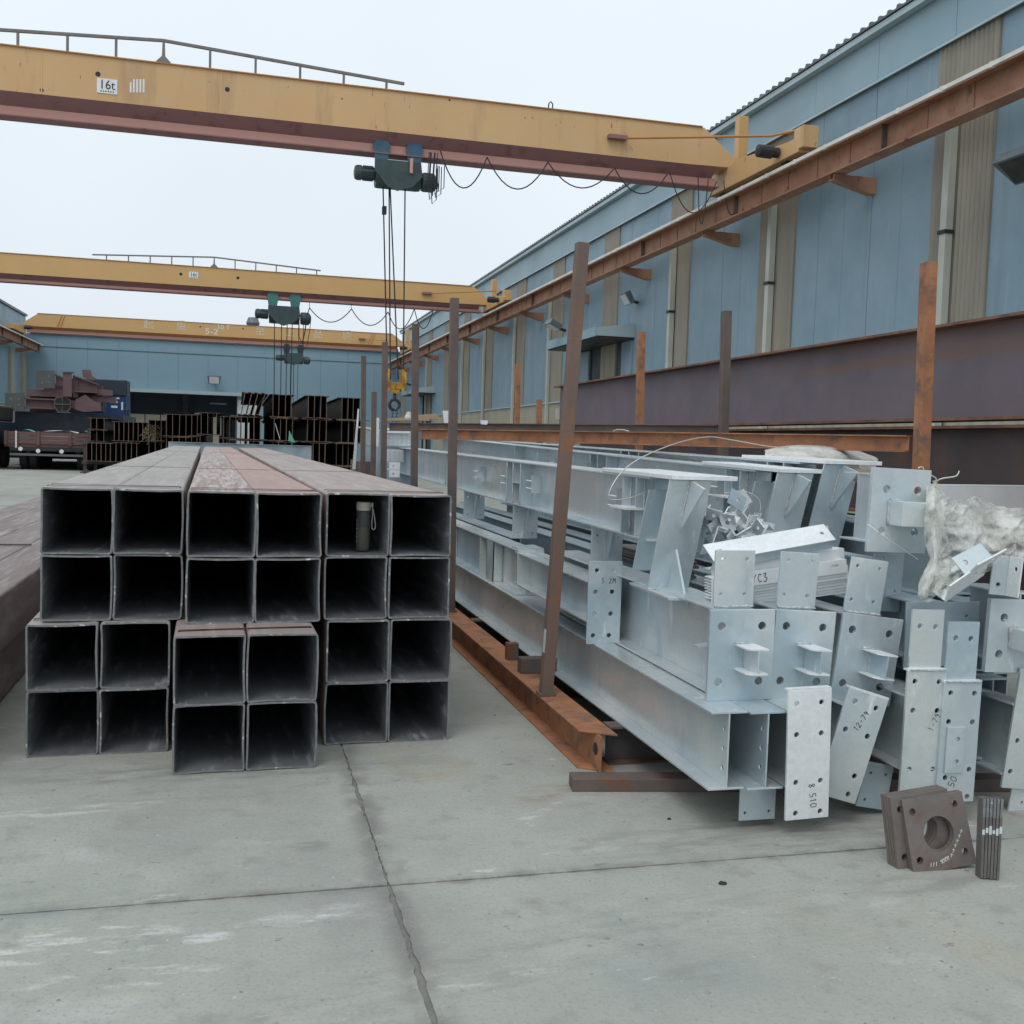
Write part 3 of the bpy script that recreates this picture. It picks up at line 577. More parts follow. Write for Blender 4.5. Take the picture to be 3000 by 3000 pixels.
festoon([P1(2120,530), (P1(2170,548).x, 20.76, 7.05)], [.62], .012, 'second short cable loop at the nearest crane right end', 'festoon cables')
festoon([P1(2045,520), P1(2075,525)], [.95], .012, 'narrow drooping cable loop near the nearest crane right end', 'festoon cables')
P2 = lambda x, y: onY(x, y, 43.1)
fp = [P2(897,930), P2(907,902), P2(1030,905), P2(1137,914), P2(1214,905), P2(1268,912)]
festoon(fp, [0,.55,.60,.75,.75], .020, 'looped power cable hanging below the middle crane girder', 'festoon cables', extra=[[P2(907,902), (P2(907,902).x, 43.4, 7.0)], [P2(1030,905), (P2(1030,905).x, 43.4, 7.0)], [P2(1214,905), (P2(1214,905).x, 43.4, 7.0)]])
# ------------------------------------------------------------ hoists
def hoist(Yc, px, lab, body, wheelm, sc_, zb, ropes, block, n3=0):
    x = px; t = thing('electric_hoist', lab, 'hoist', (x, Yc+.31, 0)); k = sc_
    MB().lathe([(.05,-.55*k),(.26*k,-.53*k),(.27*k,-.45*k),(.27*k,.42*k),(.26*k,.50*k),(.05,.52*k)], 20, (0,0,zb+.30*k), 'x').build('drum', body, t, smooth=False)
    MB().prism([(-.58*k,zb+.62*k),(.48*k,zb+.62*k),(.52*k,zb+.30*k),(.30*k,zb+.06*k),(-.05*k,zb-.06*k),(-.28*k,zb+.02*k),(-.58*k,zb+.36*k)], frame_xz(), -.30*k, -.27*k).build('side_frame', body, t)
    m_ = MB().lathe([(.04,-1.02*k),(.14*k,-1.0*k),(.17*k,-.95*k),(.17*k,-.85*k),(.15*k,-.84*k),(.15*k,-.56*k)], 16, (0,0,zb+.34*k), 'x')
    for a in range(10): m_.obox((-.70*k, .16*k*math.cos(a*.628), zb+.34*k+.16*k*math.sin(a*.628)), (.24*k,.02*k,.02*k), Matrix.Rotation(a*.628, 3, 'X'))
    m_.build('motor', body, t)
    MB().lathe([(.04,.53*k),(.20*k,.54*k),(.22*k,.60*k),(.22*k,.82*k),(.12*k,.90*k),(.03,.91*k)], 16, (0,0,zb+.26*k), 'x').build('gearbox', body, t)
    for xx in (-.42*k, .34*k):
        tr = MB().prism([(xx-.14*k,zb+.60*k),(xx+.14*k,zb+.60*k),(xx+.20*k,zb+.95*k),(xx+.12*k,zb+1.10*k),(xx-.12*k,zb+1.10*k),(xx-.20*k,zb+.95*k)], frame_xz(), -.20*k, -.17*k).build('trolley_plate', wheelm, t)
        for s_ in (-.15*k, .11*k):
            MB().lathe([(.03,0),(.14*k,0),(.14*k,.05*k),(.03,.05*k)], 14, (xx,s_,zb+.86*k), 'y').build('wheel', M['darksteel'] if n3 else wheelm, tr)
    m_ = MB(); top_, bot = ropes
    for (xa, xb) in top_: m_.tube([(xa,-.02,zb+.12*k),(xb,-.02,bot)], .012*k+.004, 5)
    m_.build('wire_rope', M['cable'], t)
    if block: block(t)
    return t
def hookblock(t):
    Zb = 0.
    b = MB()
    for s_ in (-1, 1):
        b.prism([(.21*s_+.16*math.cos(a)*.55*s_, Zb+.28+.34*math.sin(a)) for a in np.linspace(-1.9, 1.9, 14)], frame_xz(), -.16, -.13)
        b.prism([(.21*s_+.16*math.cos(a)*.55*s_, Zb+.28+.34*math.sin(a)) for a in np.linspace(-1.9, 1.9, 14)], frame_xz(), .13, .16)
        b.lathe([(.05,-.05),(.27,-.05),(.23,0),(.27,.05),(.05,.05)], 18, (.21*s_+.05*s_,0,Zb+.28), 'x')
    blk = b.box(-.22,.22,-.10,.10,Zb+.02,Zb+.22).box(-.12,.12,-.08,.08,Zb-.12,Zb+.02).build('hook_block', M['hook_yellow'], t)
    hk = [(0,0,Zb-.12),(0,0,Zb-.28)]+[(.15*math.sin(a)+.0, 0, Zb-.46+.16*math.cos(a)) for a in np.linspace(.2, 4.4, 16)]
    MB().tube(hk, [.05,.05]+[.05-.0018*i for i in range(16)], 10).build('hook', M['darksteel'], blk, smooth=True)
    hk2 = [(0,0,Zb-.28)]+[(-.15*math.sin(a), 0, Zb-.46+.16*math.cos(a)) for a in np.linspace(.2, 2.9, 10)]
    MB().tube(hk2, .05, 10).build('hook', M['darksteel'], blk, smooth=True)
    for s_ in (-.05, .07):
        m_ = MB(); z = Zb-.56
        for k in range(5):
            m_.tube([(s_-.022*(k % 2),.022*((k+1) % 2),z),(s_-.022*(k % 2),.022*((k+1) % 2),z-.09),(s_+.022*(k % 2),-.022*((k+1) % 2),z-.09),(s_+.022*(k % 2),-.022*((k+1) % 2),z),(s_-.022*(k % 2),.022*((k+1) % 2),z)], .010, 5); z -= .085
        m_.build('chain', M['darksteel'], blk)
    blk.location = (.04, 0, 2.50); blk.scale = (.66, .66, .66)
def h1block(t): hookblock(t)
h1 = hoist(20.8, 3.0, 'large dark electric hoist below the nearest crane with long ropes and yellow hook', M['hoist'], M['hoistblue'], .86, 6.42, ([(-.30,-.12),(-.18,-.06),(-.16,.10),(.14,.20)], 2.70), h1block)
m_ = MB(); rn = random.Random(3)
for k in range(7):
    x0 = .55+rn.uniform(0,.2); z0 = 7.15; d_ = rn.uniform(.5,1.0); w_ = rn.uniform(.05,.2)
    m_.tube([(x0,-.34,z0),(x0-.02,-.36,z0-d_*.5),(x0+w_*.3,-.36,z0-d_),(x0+w_,-.34,z0-d_*.9),(x0+w_,-.34,z0-d_*.3)], .010, 5)
m_.build('slack_cable', M['cable'], h1)
MB().box(-.30, -.22, -.06, .06, 5.95, 6.1).build('limit_switch', M['black'], h1); MB().box(.18, .24, -.33, -.31, 6.72, 7.0).build('warning_tag', M['primer_pink'], h1)
h2 = hoist(43.2, 1.75, 'middle hoist with teal trolley wheels below the second crane', M['hoist'], M['teal'], 1.15, 6.0, ([(-.4,-.35),(-.12,-.1),(.1,.1),(.3,.28)], 1.9), None)
m_ = MB(); rn = random.Random(4)
for k in range(5):
    x0 = .5+rn.uniform(0,.25); m_.tube([(x0,-.3,6.2),(x0,-.3,5.6-rn.random()*.5),(x0+.15,-.3,5.4-rn.random()*.3),(x0+.25,-.3,5.8),(x0+.28,-.3,6.2)], .014, 5)
m_.build('slack_cable', M['cable'], h2)
h3 = hoist(66.6, 3.3, 'small hoist below the farthest crane against the blue end wall', M['hoist'], M['darksteel'], 1.1, 6.05, ([(-.2,-.2),(0,0),(.25,.25)], 1.5), None)
# ============================================================ SQUARE TUBE STACK
def rsq(hw, r_, nseg, rn, jit):
    """rounded square outline (centre 0), nseg points per straight side"""
    o = []
    for c_, (cx, cy) in enumerate(((1,-1),(1,1),(-1,1),(-1,-1))):
        a0 = -math.pi/2+c_*math.pi/2
        for k in range(4):
            a = a0+k*math.pi/6; o.append((cx*(hw-r_)+r_*math.cos(a), cy*(hw-r_)+r_*math.sin(a)))
        nx = ((1,1),(-1,1),(-1,-1),(1,-1))[c_]
        p = o[-1]; q = {0: (hw, hw-r_), 1: (-(hw-r_), hw), 2: (-hw, -(hw-r_)), 3: (hw-r_, -hw)}[c_]
        for k in range(1, nseg): o.append((p[0]+(q[0]-p[0])*k/nseg, p[1]+(q[1]-p[1])*k/nseg))
    return o
def square_tube_mesh(L_, seed, mats, hw=.1495, wall=.008):
    rn = random.Random(seed); ns_ = 7
    outer = rsq(hw, .014, ns_, rn, 0); inner = rsq(hw-wall, .008, ns_, rn, 0); n = len(outer)
    m_ = MB(); ys = [0, .012, .5, L_]
    sag = [rn.uniform(-.006,.006) for _ in range(4)]
    def warp(p, y):
        f_ = math.exp(-y*6)
        x, z = p; jx = noise.noise(Vector((x*40, z*40, seed)))*.0013*f_; jz = noise.noise(Vector((x*40+9, z*40, seed)))*.0013*f_
        b = (1-(x/hw)**2)*sag[0 if z > 0 else 1]*f_; c_ = (1-(z/hw)**2)*sag[2 if x > 0 else 3]*f_
        return (x+jx+c_, y, z+jz+b+.15)
    rings = []
    for y in ys: rings.append([warp(p, y) for p in outer])
    ri = [[warp(p, y) for p in inner] for y in ys]
    vs = [v for r_ in rings+ri for v in r_]; q = len(ys)
    fo = []; fi = []; fe = []
    for k in range(q-1):
        for i in range(n):
            j = (i+1) % n
            fo.append((k*n+i, k*n+j, (k+1)*n+j, (k+1)*n+i)); fi.append(((q+k)*n+j, (q+k)*n+i, (q+k+1)*n+i, (q+k+1)*n+j))
    for i in range(n):
        j = (i+1) % n
        fe.append((i, q*n+i, q*n+j, j)); fe.append(((q-1)*n+i, (q-1)*n+j, (2*q-1)*n+j, (2*q-1)*n+i))
    m_.add(vs, fo, 0); m_.f += fi; m_.m += [1]*len(fi); m_.f += fe; m_.m += [2]*len(fe)
    me = m_.mesh('square_tube', mats)
    return me
ROWS = ['bottom row', 'third row', 'second row', 'top row']
TL = 20.5
def tube_bundle(x0, y0, z0, rz, cols, rows, mats, rowoff, coloff, seed, roll=0):
    c, s_ = math.cos(rz), math.sin(rz)
    for j in range(rows):
        for i in range(cols):
            rn = random.Random(seed*50+j*7+i); lx = .15+.3*i+ (.002*i); fw_ = rn.uniform(-.008,.008)
            loc = (x0+lx*c-fw_*s_, y0+lx*s_+fw_*c, z0+.3*j)
            m0 = M[mats[i]]
            o = link('square_tube', square_tube_mesh(TL, seed*50+j*7+i, [m0, M['tube_in'], M['tube_rim']]), None, 0, loc, (rn.uniform(-.0003,.0003), rn.uniform(-.009,.009)+roll, rz))
            tag(o, 'open square steel tube, %s of the front stack, %s tube from left' % (ROWS[rowoff+j], ORD(coloff+i)), 'steel tube', 'square tubes in the front stack')
RL, RMD, RR = .029, .026, .019
tube_bundle(-.888, 4.95, 0, RL, 2, 2, ['tube_grey','tube_grey'], 0, 0, 1)
tube_bundle(-.842, 5.0, .602, RL, 2, 2, ['tube_grey','tube_grey'], 2, 0, 2)
tube_bundle(-.249, 4.60, 0, RMD, 2, 2, ['tube_pink','tube_pink'], 0, 2, 3)
tube_bundle(-.216, 4.90, .602, RMD, 2, 2, ['tube_streak','tube_red'], 2, 2, 4)
tube_bundle(.4185, 4.955, 0, RR, 2, 2, ['tube_pink','tube_pink'], 0, 4, 5)
tube_bundle(.405, 4.96, .602, RR, 2, 2, ['tube_pink','tube_pink'], 2, 4, 6)
def strap(x0, y0, z0, rz, d_, wd, lab, skew=.02):
    m_ = MB(); e = .0015; w2 = .604; path = [(-e,0),(w2+e,0),(w2+e,.602),(-e,.602)]
    path = [(-e,.02),(.02,-.0005),(w2-.02,-.0005),(w2+e,.02),(w2+e,.582),(w2-.02,.602+e),(.02,.602+e),(-e,.582)]
    vs = []; n = len(path)
    for a, b in path:
        sk = skew*(a/w2-.5)
        for off, yy in ((0,0),(0,wd)): vs.append((a, d_+yy+sk, b))
        cx = a+(.0015 if a > .3 else -.0015); cz = b+(.0015 if b > .3 else -.0015 if b < .01 else 0)
        for yy in (0, wd): vs.append((cx, d_+yy+sk, cz))
    fs = []
    for i in range(n):
        j = (i+1) % n; A = i*4; B = j*4
        fs += [(A,B,B+1,A+1),(A+2,A+3,B+3,B+2),(A,A+2,B+2,B),(A+1,B+1,B+3,A+3)]
    o = m_.add(vs, fs).build('steel_strap', M['strap'], None, 0, (x0, y0, z0), (0,0,rz))
    return tag(o, lab, 'strap', 'steel straps round the tube bundles')
B_ = [('lower left', -.888, 4.95, 0, RL), ('upper left', -.842, 5.0, .602, RL), ('lower middle', -.249, 4.60, 0, RMD), ('upper middle', -.216, 4.90, .602, RMD), ('lower right', .4185, 4.955, 0, RR), ('upper right', .405, 4.96, .602, RR)]
for nm, x0, y0, z0, rz in B_:
    if 'upper' in nm:
        strap(x0, y0, z0, rz, .12, .020, 'steel strap near the open ends of the %s tube bundle' % nm, .05)
        strap(x0, y0, z0, rz, .22, .016, 'second steel strap just behind the first on the %s tube bundle' % nm, -.06)
        strap(x0, y0, z0, rz, 3.3, .022, 'steel strap across the middle of the %s tube bundle' % nm, .02)
        strap(x0, y0, z0, rz, 11.5, .03, 'farthest steel strap visible on top of the %s tube bundle' % nm, .02)
    else: strap(x0, y0, z0, rz, .13, .020, 'steel strap round the %s tube bundle at ground level' % nm, .04)
# second, lower stack at the left edge of the picture
for j in range(2):
    for i in range(4):
        rn = random.Random(900+j*5+i)
        o = link('square_tube', square_tube_mesh(14, 900+j*5+i, [M['tube_side'], M['tube_in'], M['tube_rim']]), None, 0, (-1.30-.302*i+(-.03 if j == 0 else .0), 4.55+rn.uniform(-.01,.01)+(.06 if j else 0), .001+.3*j), (0, 0, .012))
        tag(o, 'reddish square tube in the low stack at the left edge, %s layer, %s from right' % (('lower','upper')[j], ORD(i)), 'steel tube', 'square tubes in the left stack')
q = gnd(60, 1598, .602)
o = MB().tube([(q.x-.6, q.y+.02, .609), (q.x-.1, q.y-.02, .610), (q.x+.08, q.y-.03, .612)], .007, 6).build('steel_rod', M['darksteel']); tag(o, 'short dark rod lying across the left tube stack', 'rod')
# ------------------------------------------------------------ water bottle standing in a tube
bt = thing('water_bottle', 'clear water bottle with cream lid and wrist cord standing inside a tube', 'bottle', (.600, 5.13, .912)); k = .98
MB().lathe([(.001,.001),(.031,.001),(.034,.006),(.034,.185),(.032,.196),(.029,.200),(.0285,.200),(.0315,.195),(.0325,.185),(.0325,.008),(.001,.006)], 24).build('bottle_body', M['clear'], bt, smooth=True)
MB().lathe([(.001,.009),(.0315,.009),(.0315,.118),(.001,.118)], 24).build('tea', M['tea'], bt, smooth=False)
lid = MB().lathe([(.001,.2005),(.036,.2005),(.036,.214),(.0345,.215),(.0345,.217),(.0365,.218),(.0365,.238),(.034,.241),(.001,.241)], 24).build('lid', M['lid'], bt)
MB().box(.035,.046,-.008,.008,.216,.238).build('lid_clasp', M['lid'], lid, bevel=.002)
m_ = MB().tube([(.040,0,.217),(.047,0,.205),(.053,-.004,.170),(.058,-.006,.135),(.058,-.006,.112),(.050,-.006,.104),(.042,-.006,.112),(.041,-.004,.140),(.044,-.002,.180),(.042,0,.215)], .0028, 7); m_.build('wrist_cord', M['cord'], lid, smooth=True)
for zz in (.05,.07,.09,.11,.13,.15): MB().box(-.036,-.031,-.0165,-.0145,zz,zz+.002).build('measure_mark', M['white'], bt)
# ============================================================ RUSTY RACK UNDER THE GALVANISED STEEL
def ibeam(t, L_, h, wd, tw, tf, mt, y0=0., z0=0., cut=0., web_holes=(), emat=None, x0=0., names=('web','top_flange','bottom_flange'), bev=0.):
    em = emat or mt
    a = rect(y0, y0+L_, z0+tf, z0+h-tf)
    MB().prism(a, frame_yz(x0), -tw/2, tw/2, [circ(cy, cz, r_) for cy, cz, r_ in web_holes]).build(names[0], mt, t)
    MB().prism([(x0-wd/2,y0+cut),(x0+wd/2,y0),(x0+wd/2,y0+L_),(x0-wd/2,y0+L_)], frame_xy(), z0+h-tf+.0005, z0+h).build(names[1], em, t, bevel=bev)
    MB().prism([(x0-wd/2,y0+cut),(x0+wd/2,y0),(x0+wd/2,y0+L_),(x0-wd/2,y0+L_)], frame_xy(), z0, z0+tf-.0005).build(names[2], em, t, bevel=bev)
rk = thing('rack_beam', 'rusty orange I-beam lying on the ground beside the galvanised stack', 'steel beam', (1.585, 4.33, 0))  # a loose I-beam on the ground
ibeam(rk, 11.5, .178, .15, .008, .010, M['rust'], cut=.10, emat=M['rust'], bev=.002)
MB().prism(circ(.06, .10, .028), frame_yz(-.006), -.001, .001).build('burnt_hole', M['black'], rk)
rk2 = thing('rack_beam', 'rusty I-beam on the ground hidden behind the galvanised stack', 'steel beam', (3.55, 4.2, 0)); ibeam(rk2, 11.5, .178, .15, .008, .010, M['rust_dark'])
a = Vector((1.387, 4.124, 0)); b = Vector((3.6, 3.76, 0)); d_ = (b-a); ang = math.atan2(d_.y, d_.x)
gb = MB().box(0, d_.length, 0, .10, 0, .056).build('ground_bar', M['rust_dark'], None, .004, a, (0,0,ang)); tag(gb, 'rusty square bar on the ground under the galvanised beam ends', 'steel bar')
for k, yy in enumerate((4.50, 5.75, 7.4, 9.4, 11.4)):
    t = thing('rack_cross_bar', 'dark steel cross bar under the galvanised beams, %s from the front' % ORD(k), 'steel bar', (1.668, yy, 0), group='cross bars under the galvanised stack')
    MB().box(0, 1.80, -.05, .05, .168, .1775).build('top_flange', M['rust_dark'], t); MB().box(0, 1.80, -.004, .004, .0105, .1675).build('web', M['rust_beam'], t); MB().box(0, 1.80, -.05, .05, 0, .010).build('bottom_flange', M['rust_dark'], t)
st = MB().box(-.035,.035,-.03,.03,0,.10).build('post_stub', M['rust_dark'], None, .004, (1.60, 5.98, .1785)); tag(st, 'short cut-off post stub on the rusty ground beam', 'post stub')
st = MB().box(-.05,.16,-.04,.04,0,.085).build('packing_block', M['rust_dark'], None, .004, (1.60, 5.62, .1785)); tag(st, 'rusty block lying on the ground beam left of the leaning post', 'block')
def post(x, y, z0, z1, lab, mt, lean=(0,0), s_=.060):
    t = thing('rack_post', lab, 'post', (x, y, z0), (lean[1], lean[0], 0), 'upright posts of the rack'); hh = z1-z0
    o = MB().prism([(-s_/2,-s_/2),(s_/2,-s_/2),(s_/2,-s_/2+.007),(-s_/2+.007,-s_/2+.007),(-s_/2+.007,s_/2-.007),(s_/2,s_/2-.007),(s_/2,s_/2),(-s_/2,s_/2)], frame_xy(), 0, hh)
    o.build('channel', mt, t, bevel=.002)
    MB().box(-s_/2-.012, s_/2+.012, -s_/2-.012, s_/2+.012, -.0, .012).build('weld_foot', M['rust_dark'], t)
    return t
pf = post(1.55, 5.09, .1785, 2.48, 'tall rusty post leaning right in front of the galvanised beams', M['rust_mid'], (.048, 0), .060)
MB().box(-.0305,-.0295,-.02,.02,.22,.34).build('bare_patch', M['lens'], pf)
post(1.58, 7.74, .1785, 2.53, 'brown upright post just right of the square tube stack', M['rust_dark'], (-.016, 0))
post(1.58, 9.50, .1785, 2.52, 'brown upright post second behind the tube stack edge, holding a cross rail', M['rust_dark'], (-.016, 0))
post(1.58, 11.59, .1785, 2.54, 'brown upright post behind the yellow hook', M['rust_dark'], (-.014, 0))
post(1.58, 13.60, .1785, 2.54, 'farthest tall post of the left rack row, left of the hook', M['rust_dark'], (-.014, 0))
post(1.62, 12.88, .1785, 2.05, 'short post between the two far posts of the left rack row', M['rust_dark'], (-.01, 0))
for x, y, zt, lab, mt in ((3.615,13.5,2.53,'rusty post standing behind the cross rail against a beige wall strip','rust'),(3.63,12.5,2.03,'short rusty post beside the far end of the purple beam','rust'),(3.615,9.1,2.53,'orange rusty post right of the near door in front of the purple beam','rust'),(3.615,7.36,2.52,'brown post at the middle of the purple beam web','rust_dark'),(3.615,4.95,2.50,'thick rusty post at the right, in front of the purple beam','rust')):
    post(x, y, .1785, zt, lab, M[mt], (-.02, 0), .066 if y < 6 else .062)
def rail_(p, q, h, lab, mt):
    p = Vector(p); q = Vector(q); d_ = q-p; ang = math.atan2(d_.y, d_.x)-math.pi/2
    t = thing('cross_rail', lab, 'steel rail', p, (0, 0, ang), 'rails across the rack posts')
    ibeam(t, d_.length, h, .07, .006, .008, mt); return t
rail_((1.615, 9.45, 1.484), (3.56, 5.02, 1.484), .092, 'bright rusty rail from the left post row to the thick right post', M['rust'])
rail_((1.615, 11.55, 1.57), (3.57, 7.40, 1.57), .09, 'dark brown rail just above and behind the bright rusty rail', M['rust_dark'])
# ============================================================ PURPLE-BROWN PLATE GIRDERS BEHIND
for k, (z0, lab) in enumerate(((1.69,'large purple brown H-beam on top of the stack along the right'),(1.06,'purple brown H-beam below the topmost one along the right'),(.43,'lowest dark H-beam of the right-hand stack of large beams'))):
    t = thing('large_steel_beam', lab, 'steel beam', (4.33+(.0,.02,-.02)[k], 3.2 if k == 0 else 2.9, z0), group='large purple beams stacked along the right')  # a loose H-beam of the right-hand stack
    ibeam(t, 10.8 if k == 0 else 10.2, .60, .22, .012, .018, M['purple'] if k == 0 else M['purple_shaded'], emat=M['purple_edge'])
    if k == 0: MB().box(-.06,-.008,10.78,10.80,.15,.30).build('paper_label', M['paper'], t)
for z0, k in ((1.661, 0), (1.031, 1)):
    for yy in (4.2, 9.2):
        o = MB().box(4.2, 4.46, yy, yy+.12, z0, z0+.028).build('packing_piece', M['rust_dark']); tag(o, 'rusty packing piece between the large beams, %s gap, %s end' % (('upper','lower')[k], 'near' if yy < 5 else 'far'), 'packing')
for yy in (4.2, 9.2):
    o = MB().box(4.15, 4.5, yy, yy+.25, 0, .429).build('support_block', M['rust_dark']); tag(o, 'support block under the large purple beams, %s end' % ('near' if yy < 5 else 'far'), 'block')
def railpt(px, z):
    d = ray(px, 1257); t_ = (9.45*d[0]-1.615*d[1])/(1.945*d[1]+4.43*d[0]); return (1.615+1.945*t_, 9.45-4.43*t_, z)
o = MB().tube([railpt(1797, 1.580), railpt(1808, 1.590), railpt(1828, 1.588), railpt(1843, 1.579)], .004, 6).build('wire_offcut', M['copper']); tag(o, 'short pale wire curl lying on the rusty rail', 'wire')
# ============================================================ GALVANISED STEEL
G_ = M['galv']; GD = M['galv_dark']; GB = M['galv_bright']
def end_plate(t, x0, x1, z0, z1, y, th, holes, name='end_plate', mt=None, hr=.011, shape=None):
    hs = [circ(a, b, r_ if r_ else hr) for a, b, r_ in [(h+(None,))[:3] for h in holes]]
    return MB().prism(shape or rect(x0, x1, z0, z1), frame_xz(), y, y+th, hs).build(name, mt or G_, t, bevel=.0015)
def strokes(parent, lines, ox, oz, s_, y, wd=.0022, mt=None, rot=0.):
    m_ = MB(); c, q = math.cos(rot), math.sin(rot)
    for l in lines:
        for (a, b), (e, f_) in zip(l[:-1], l[1:]):
            p = (ox+(a*c-b*q)*s_, y, oz+(a*q+b*c)*s_); r_ = (ox+(e*c-f_*q)*s_, y, oz+(e*q+f_*c)*s_)
            m_.bar(p, r_, wd, .0008, up=(0,1,0))
    return m_.build('handwriting', mt or M['mark'], parent)
GL = {'0': [[(.1,.0),(0,.5),(.2,1),(.5,.9),(.55,.3),(.3,0),(.1,0)]], '1': [[(.3,0),(.3,1),(.15,.8)]], '2': [[(0,.8),(.25,1),(.5,.75),(.0,0),(.55,.05)]], '3': [[(0,.95),(.4,1),(.15,.6),(.5,.4),(.3,0),(0,.1)]],
      '5': [[(.55,1),(.1,1),(.05,.55),(.45,.5),(.45,.1),(0,0)]], '7': [[(0,1),(.5,1),(.15,0)]], '8': [[(.3,.5),(.05,.75),(.3,1),(.5,.75),(.05,.2),(.3,0),(.5,.25),(.3,.5)]], '9': [[(.5,.7),(.2,1),(.05,.7),(.3,.5),(.5,.75),(.3,0)]],
      'Y': [[(0,1),(.25,.55),(.5,1)],[(.25,.55),(.2,0)]], 'C': [[(.5,.85),(.2,1),(0,.5),(.2,.05),(.5,.15)]], 'M': [[(0,0),(.1,1),(.3,.4),(.5,1),(.6,0)]], '-': [[(.05,.5),(.45,.5)]], '/': [[(0,0),(.4,1)]], ' ': []}
def scrawl(parent, txt, ox, oz, s_, y, rot=0., wd=.0022):
    L_ = []
    for i, ch in enumerate(txt):
        for l in GL.get(ch, []): L_.append([(a+i*.75, b) for a, b in l])
    strokes(parent, L_, ox, oz, s_, y, wd, rot=rot)
def weldbead(t, p, q, r_=.005, name='weld_bead'):
    p = Vector(p); q = Vector(q); n = max(4, int((q-p).length/.012)); rn = random.Random(int(p.x*1e4+p.z*1e4+q.z*333)); pts = [p.lerp(q, k/n)+Vector((rn.uniform(-1,1), rn.uniform(-1,1), rn.uniform(-1,1)))*r_*.3 for k in range(n+1)]
    return MB().tube(pts, [r_*rn.uniform(.7,1.3) for _ in pts], 6).build(name, M['weld'], t, smooth=True)
def galv(lab, x, y, z, L_, h, wd, tilt=0., yaw=0., pitch=0., tw=.0065, tf=.009, mt=None, holes=(), beam_z=0., beam_y=0.):
    t = thing('galvanised_beam', lab, 'steel beam', (x, y, z), (pitch, tilt, yaw), 'galvanised beams in the stack')  # a loose galvanised I-beam
    ibeam(t, L_, h, wd, tw, tf, mt or G_, y0=beam_y, z0=beam_z, web_holes=holes, bev=.0012)
    return t
# layer 0: bottom beams on the rack
t = galv('galvanised I-beam at the bottom front left, open end with bolt holes in its web', 1.805, 3.545, .178, 9.2, .30, .15, holes=[(.035,.225,.011),(.037,.15,.011),(.039,.075,.011)])
MB().box(-.045,.045,.02,.05,.2995,.302).build('spatter_mark', M['weld'], t)
t = galv('galvanised I-beam beside the bottom front left one, second open end', 1.957, 3.525, .178, 9.2, .30, .15, holes=[(.04,.225,.011),(.042,.15,.011),(.044,.075,.011)])
MB().prism(rect(-.064,.088,-.145,-.001), frame_xz(), .075, .083, [circ(-.04,-.115,.006), circ(.062,-.113,.006)]).build('hanging_plate', G_, t, bevel=.001)
t = galv('galvanised beam with tall bright end plate of eight holes, lower centre', 2.125, 3.50, .178, 9.0, .30, .15, beam_y=.012, tilt=R(-1.5))
pl = end_plate(t, -.093, .089, -.115, .385, 0, .012, [(-.058,.335),(.048,.335),(-.055,.215),(.05,.215),(-.053,.03),(.052,.03),(-.051,-.09),(.054,-.09)], mt=GB)
MB().prism(rect(-.095,.088,.385,.392), frame_xz(), .001, .03).build('plate_lip', GB, pl); scrawl(pl, '8 510', .0, .02, .026, -.001, R(-83))
t = galv('tilted galvanised beam with beige end plate marked 12-79, leaning left', 2.272, 3.545, .118, 8.5, .30, .15, tilt=R(17), beam_y=.012, beam_z=.06)
pl = end_plate(t, -.09, .093, 0, .43, 0, .012, [(-.05,.385),(.05,.383),(-.052,.27),(.052,.268),(.052,.105),(.05,.03),(-.05,.03)])
MB().prism(rect(-.09,.093,.43,.437), frame_xz(), .001, .03).build('plate_lip', GB, pl); scrawl(pl, '12-79', .0, .275, .024, -.001, R(70))
pass
for k, (xc, zb, y_, lab) in enumerate(((2.622, .140, 3.51, 'galvanised beam with tall stepped plates behind the rusty plates, left of a pair'), (2.780, .092, 3.50, 'galvanised beam with tall stepped plates behind the rusty plates, right of a pair'))):
    t = galv(lab, xc, y_, zb, 8.5, .30, .15, beam_y=.012, beam_z=.08, tilt=R(1.0))
    pl = end_plate(t, -.089, .086, 0, .482, 0, .012, [(-.055,.44),(.055,.437),(-.055,.325),(.055,.322),(-.052,.09 if not k else .10),(.056,.087 if not k else .13),]+([(-.052,.02),(.056,.02)] if k else []))
    MB().prism(rect(-.09,.087,.482,.489), frame_xz(), .001, .03).build('plate_lip', GB, pl)
    end_plate(t, -.072, .072, .483, .72, .020, .010, [(-.035,.655),(.035,.652)], 'cleat_plate', mt=M['galv'])
    weldbead(t, (-.08,-.004,.486), (.08,-.004,.484), .004)
    if k:
        end_plate(pl, -.062, .022, .12, .305, -.009, .008, [(-.012,.255),(-.012,.165)], 'patch_plate', hr=.010); scrawl(pl, '1-79', -.125, .285, .026, -.001, R(65)); scrawl(pl, '50', -.01, .06, .03, -.001, R(70))
# studs seen in the gap
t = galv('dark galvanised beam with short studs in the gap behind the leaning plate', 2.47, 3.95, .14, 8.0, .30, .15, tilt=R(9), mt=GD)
for zz in (.10,.17): MB().tube([(-.004,.1,zz),(-.03,.0,zz),(-.075,-.06,zz+.004)], .006, 7).build('stud', GD, t)
MB().box(-.10,-.094,-.10,-.06,.07,.20).build('stud_plate', GD, t)
MB().prism([(-.02,-.10),(.12,-.105),(.12,.08),(-.005,.085)], frame_xz(), -.30, -.292, [circ(.02,.04,.006), circ(.09,.04,.006), circ(.015,-.07,.006)]).build('hanging_plate', GD, t)
t = galv('galvanised beam behind the right plates, web in shadow', 3.03, 3.75, .18, 8.5, .30, .15, mt=GD, tilt=R(4))
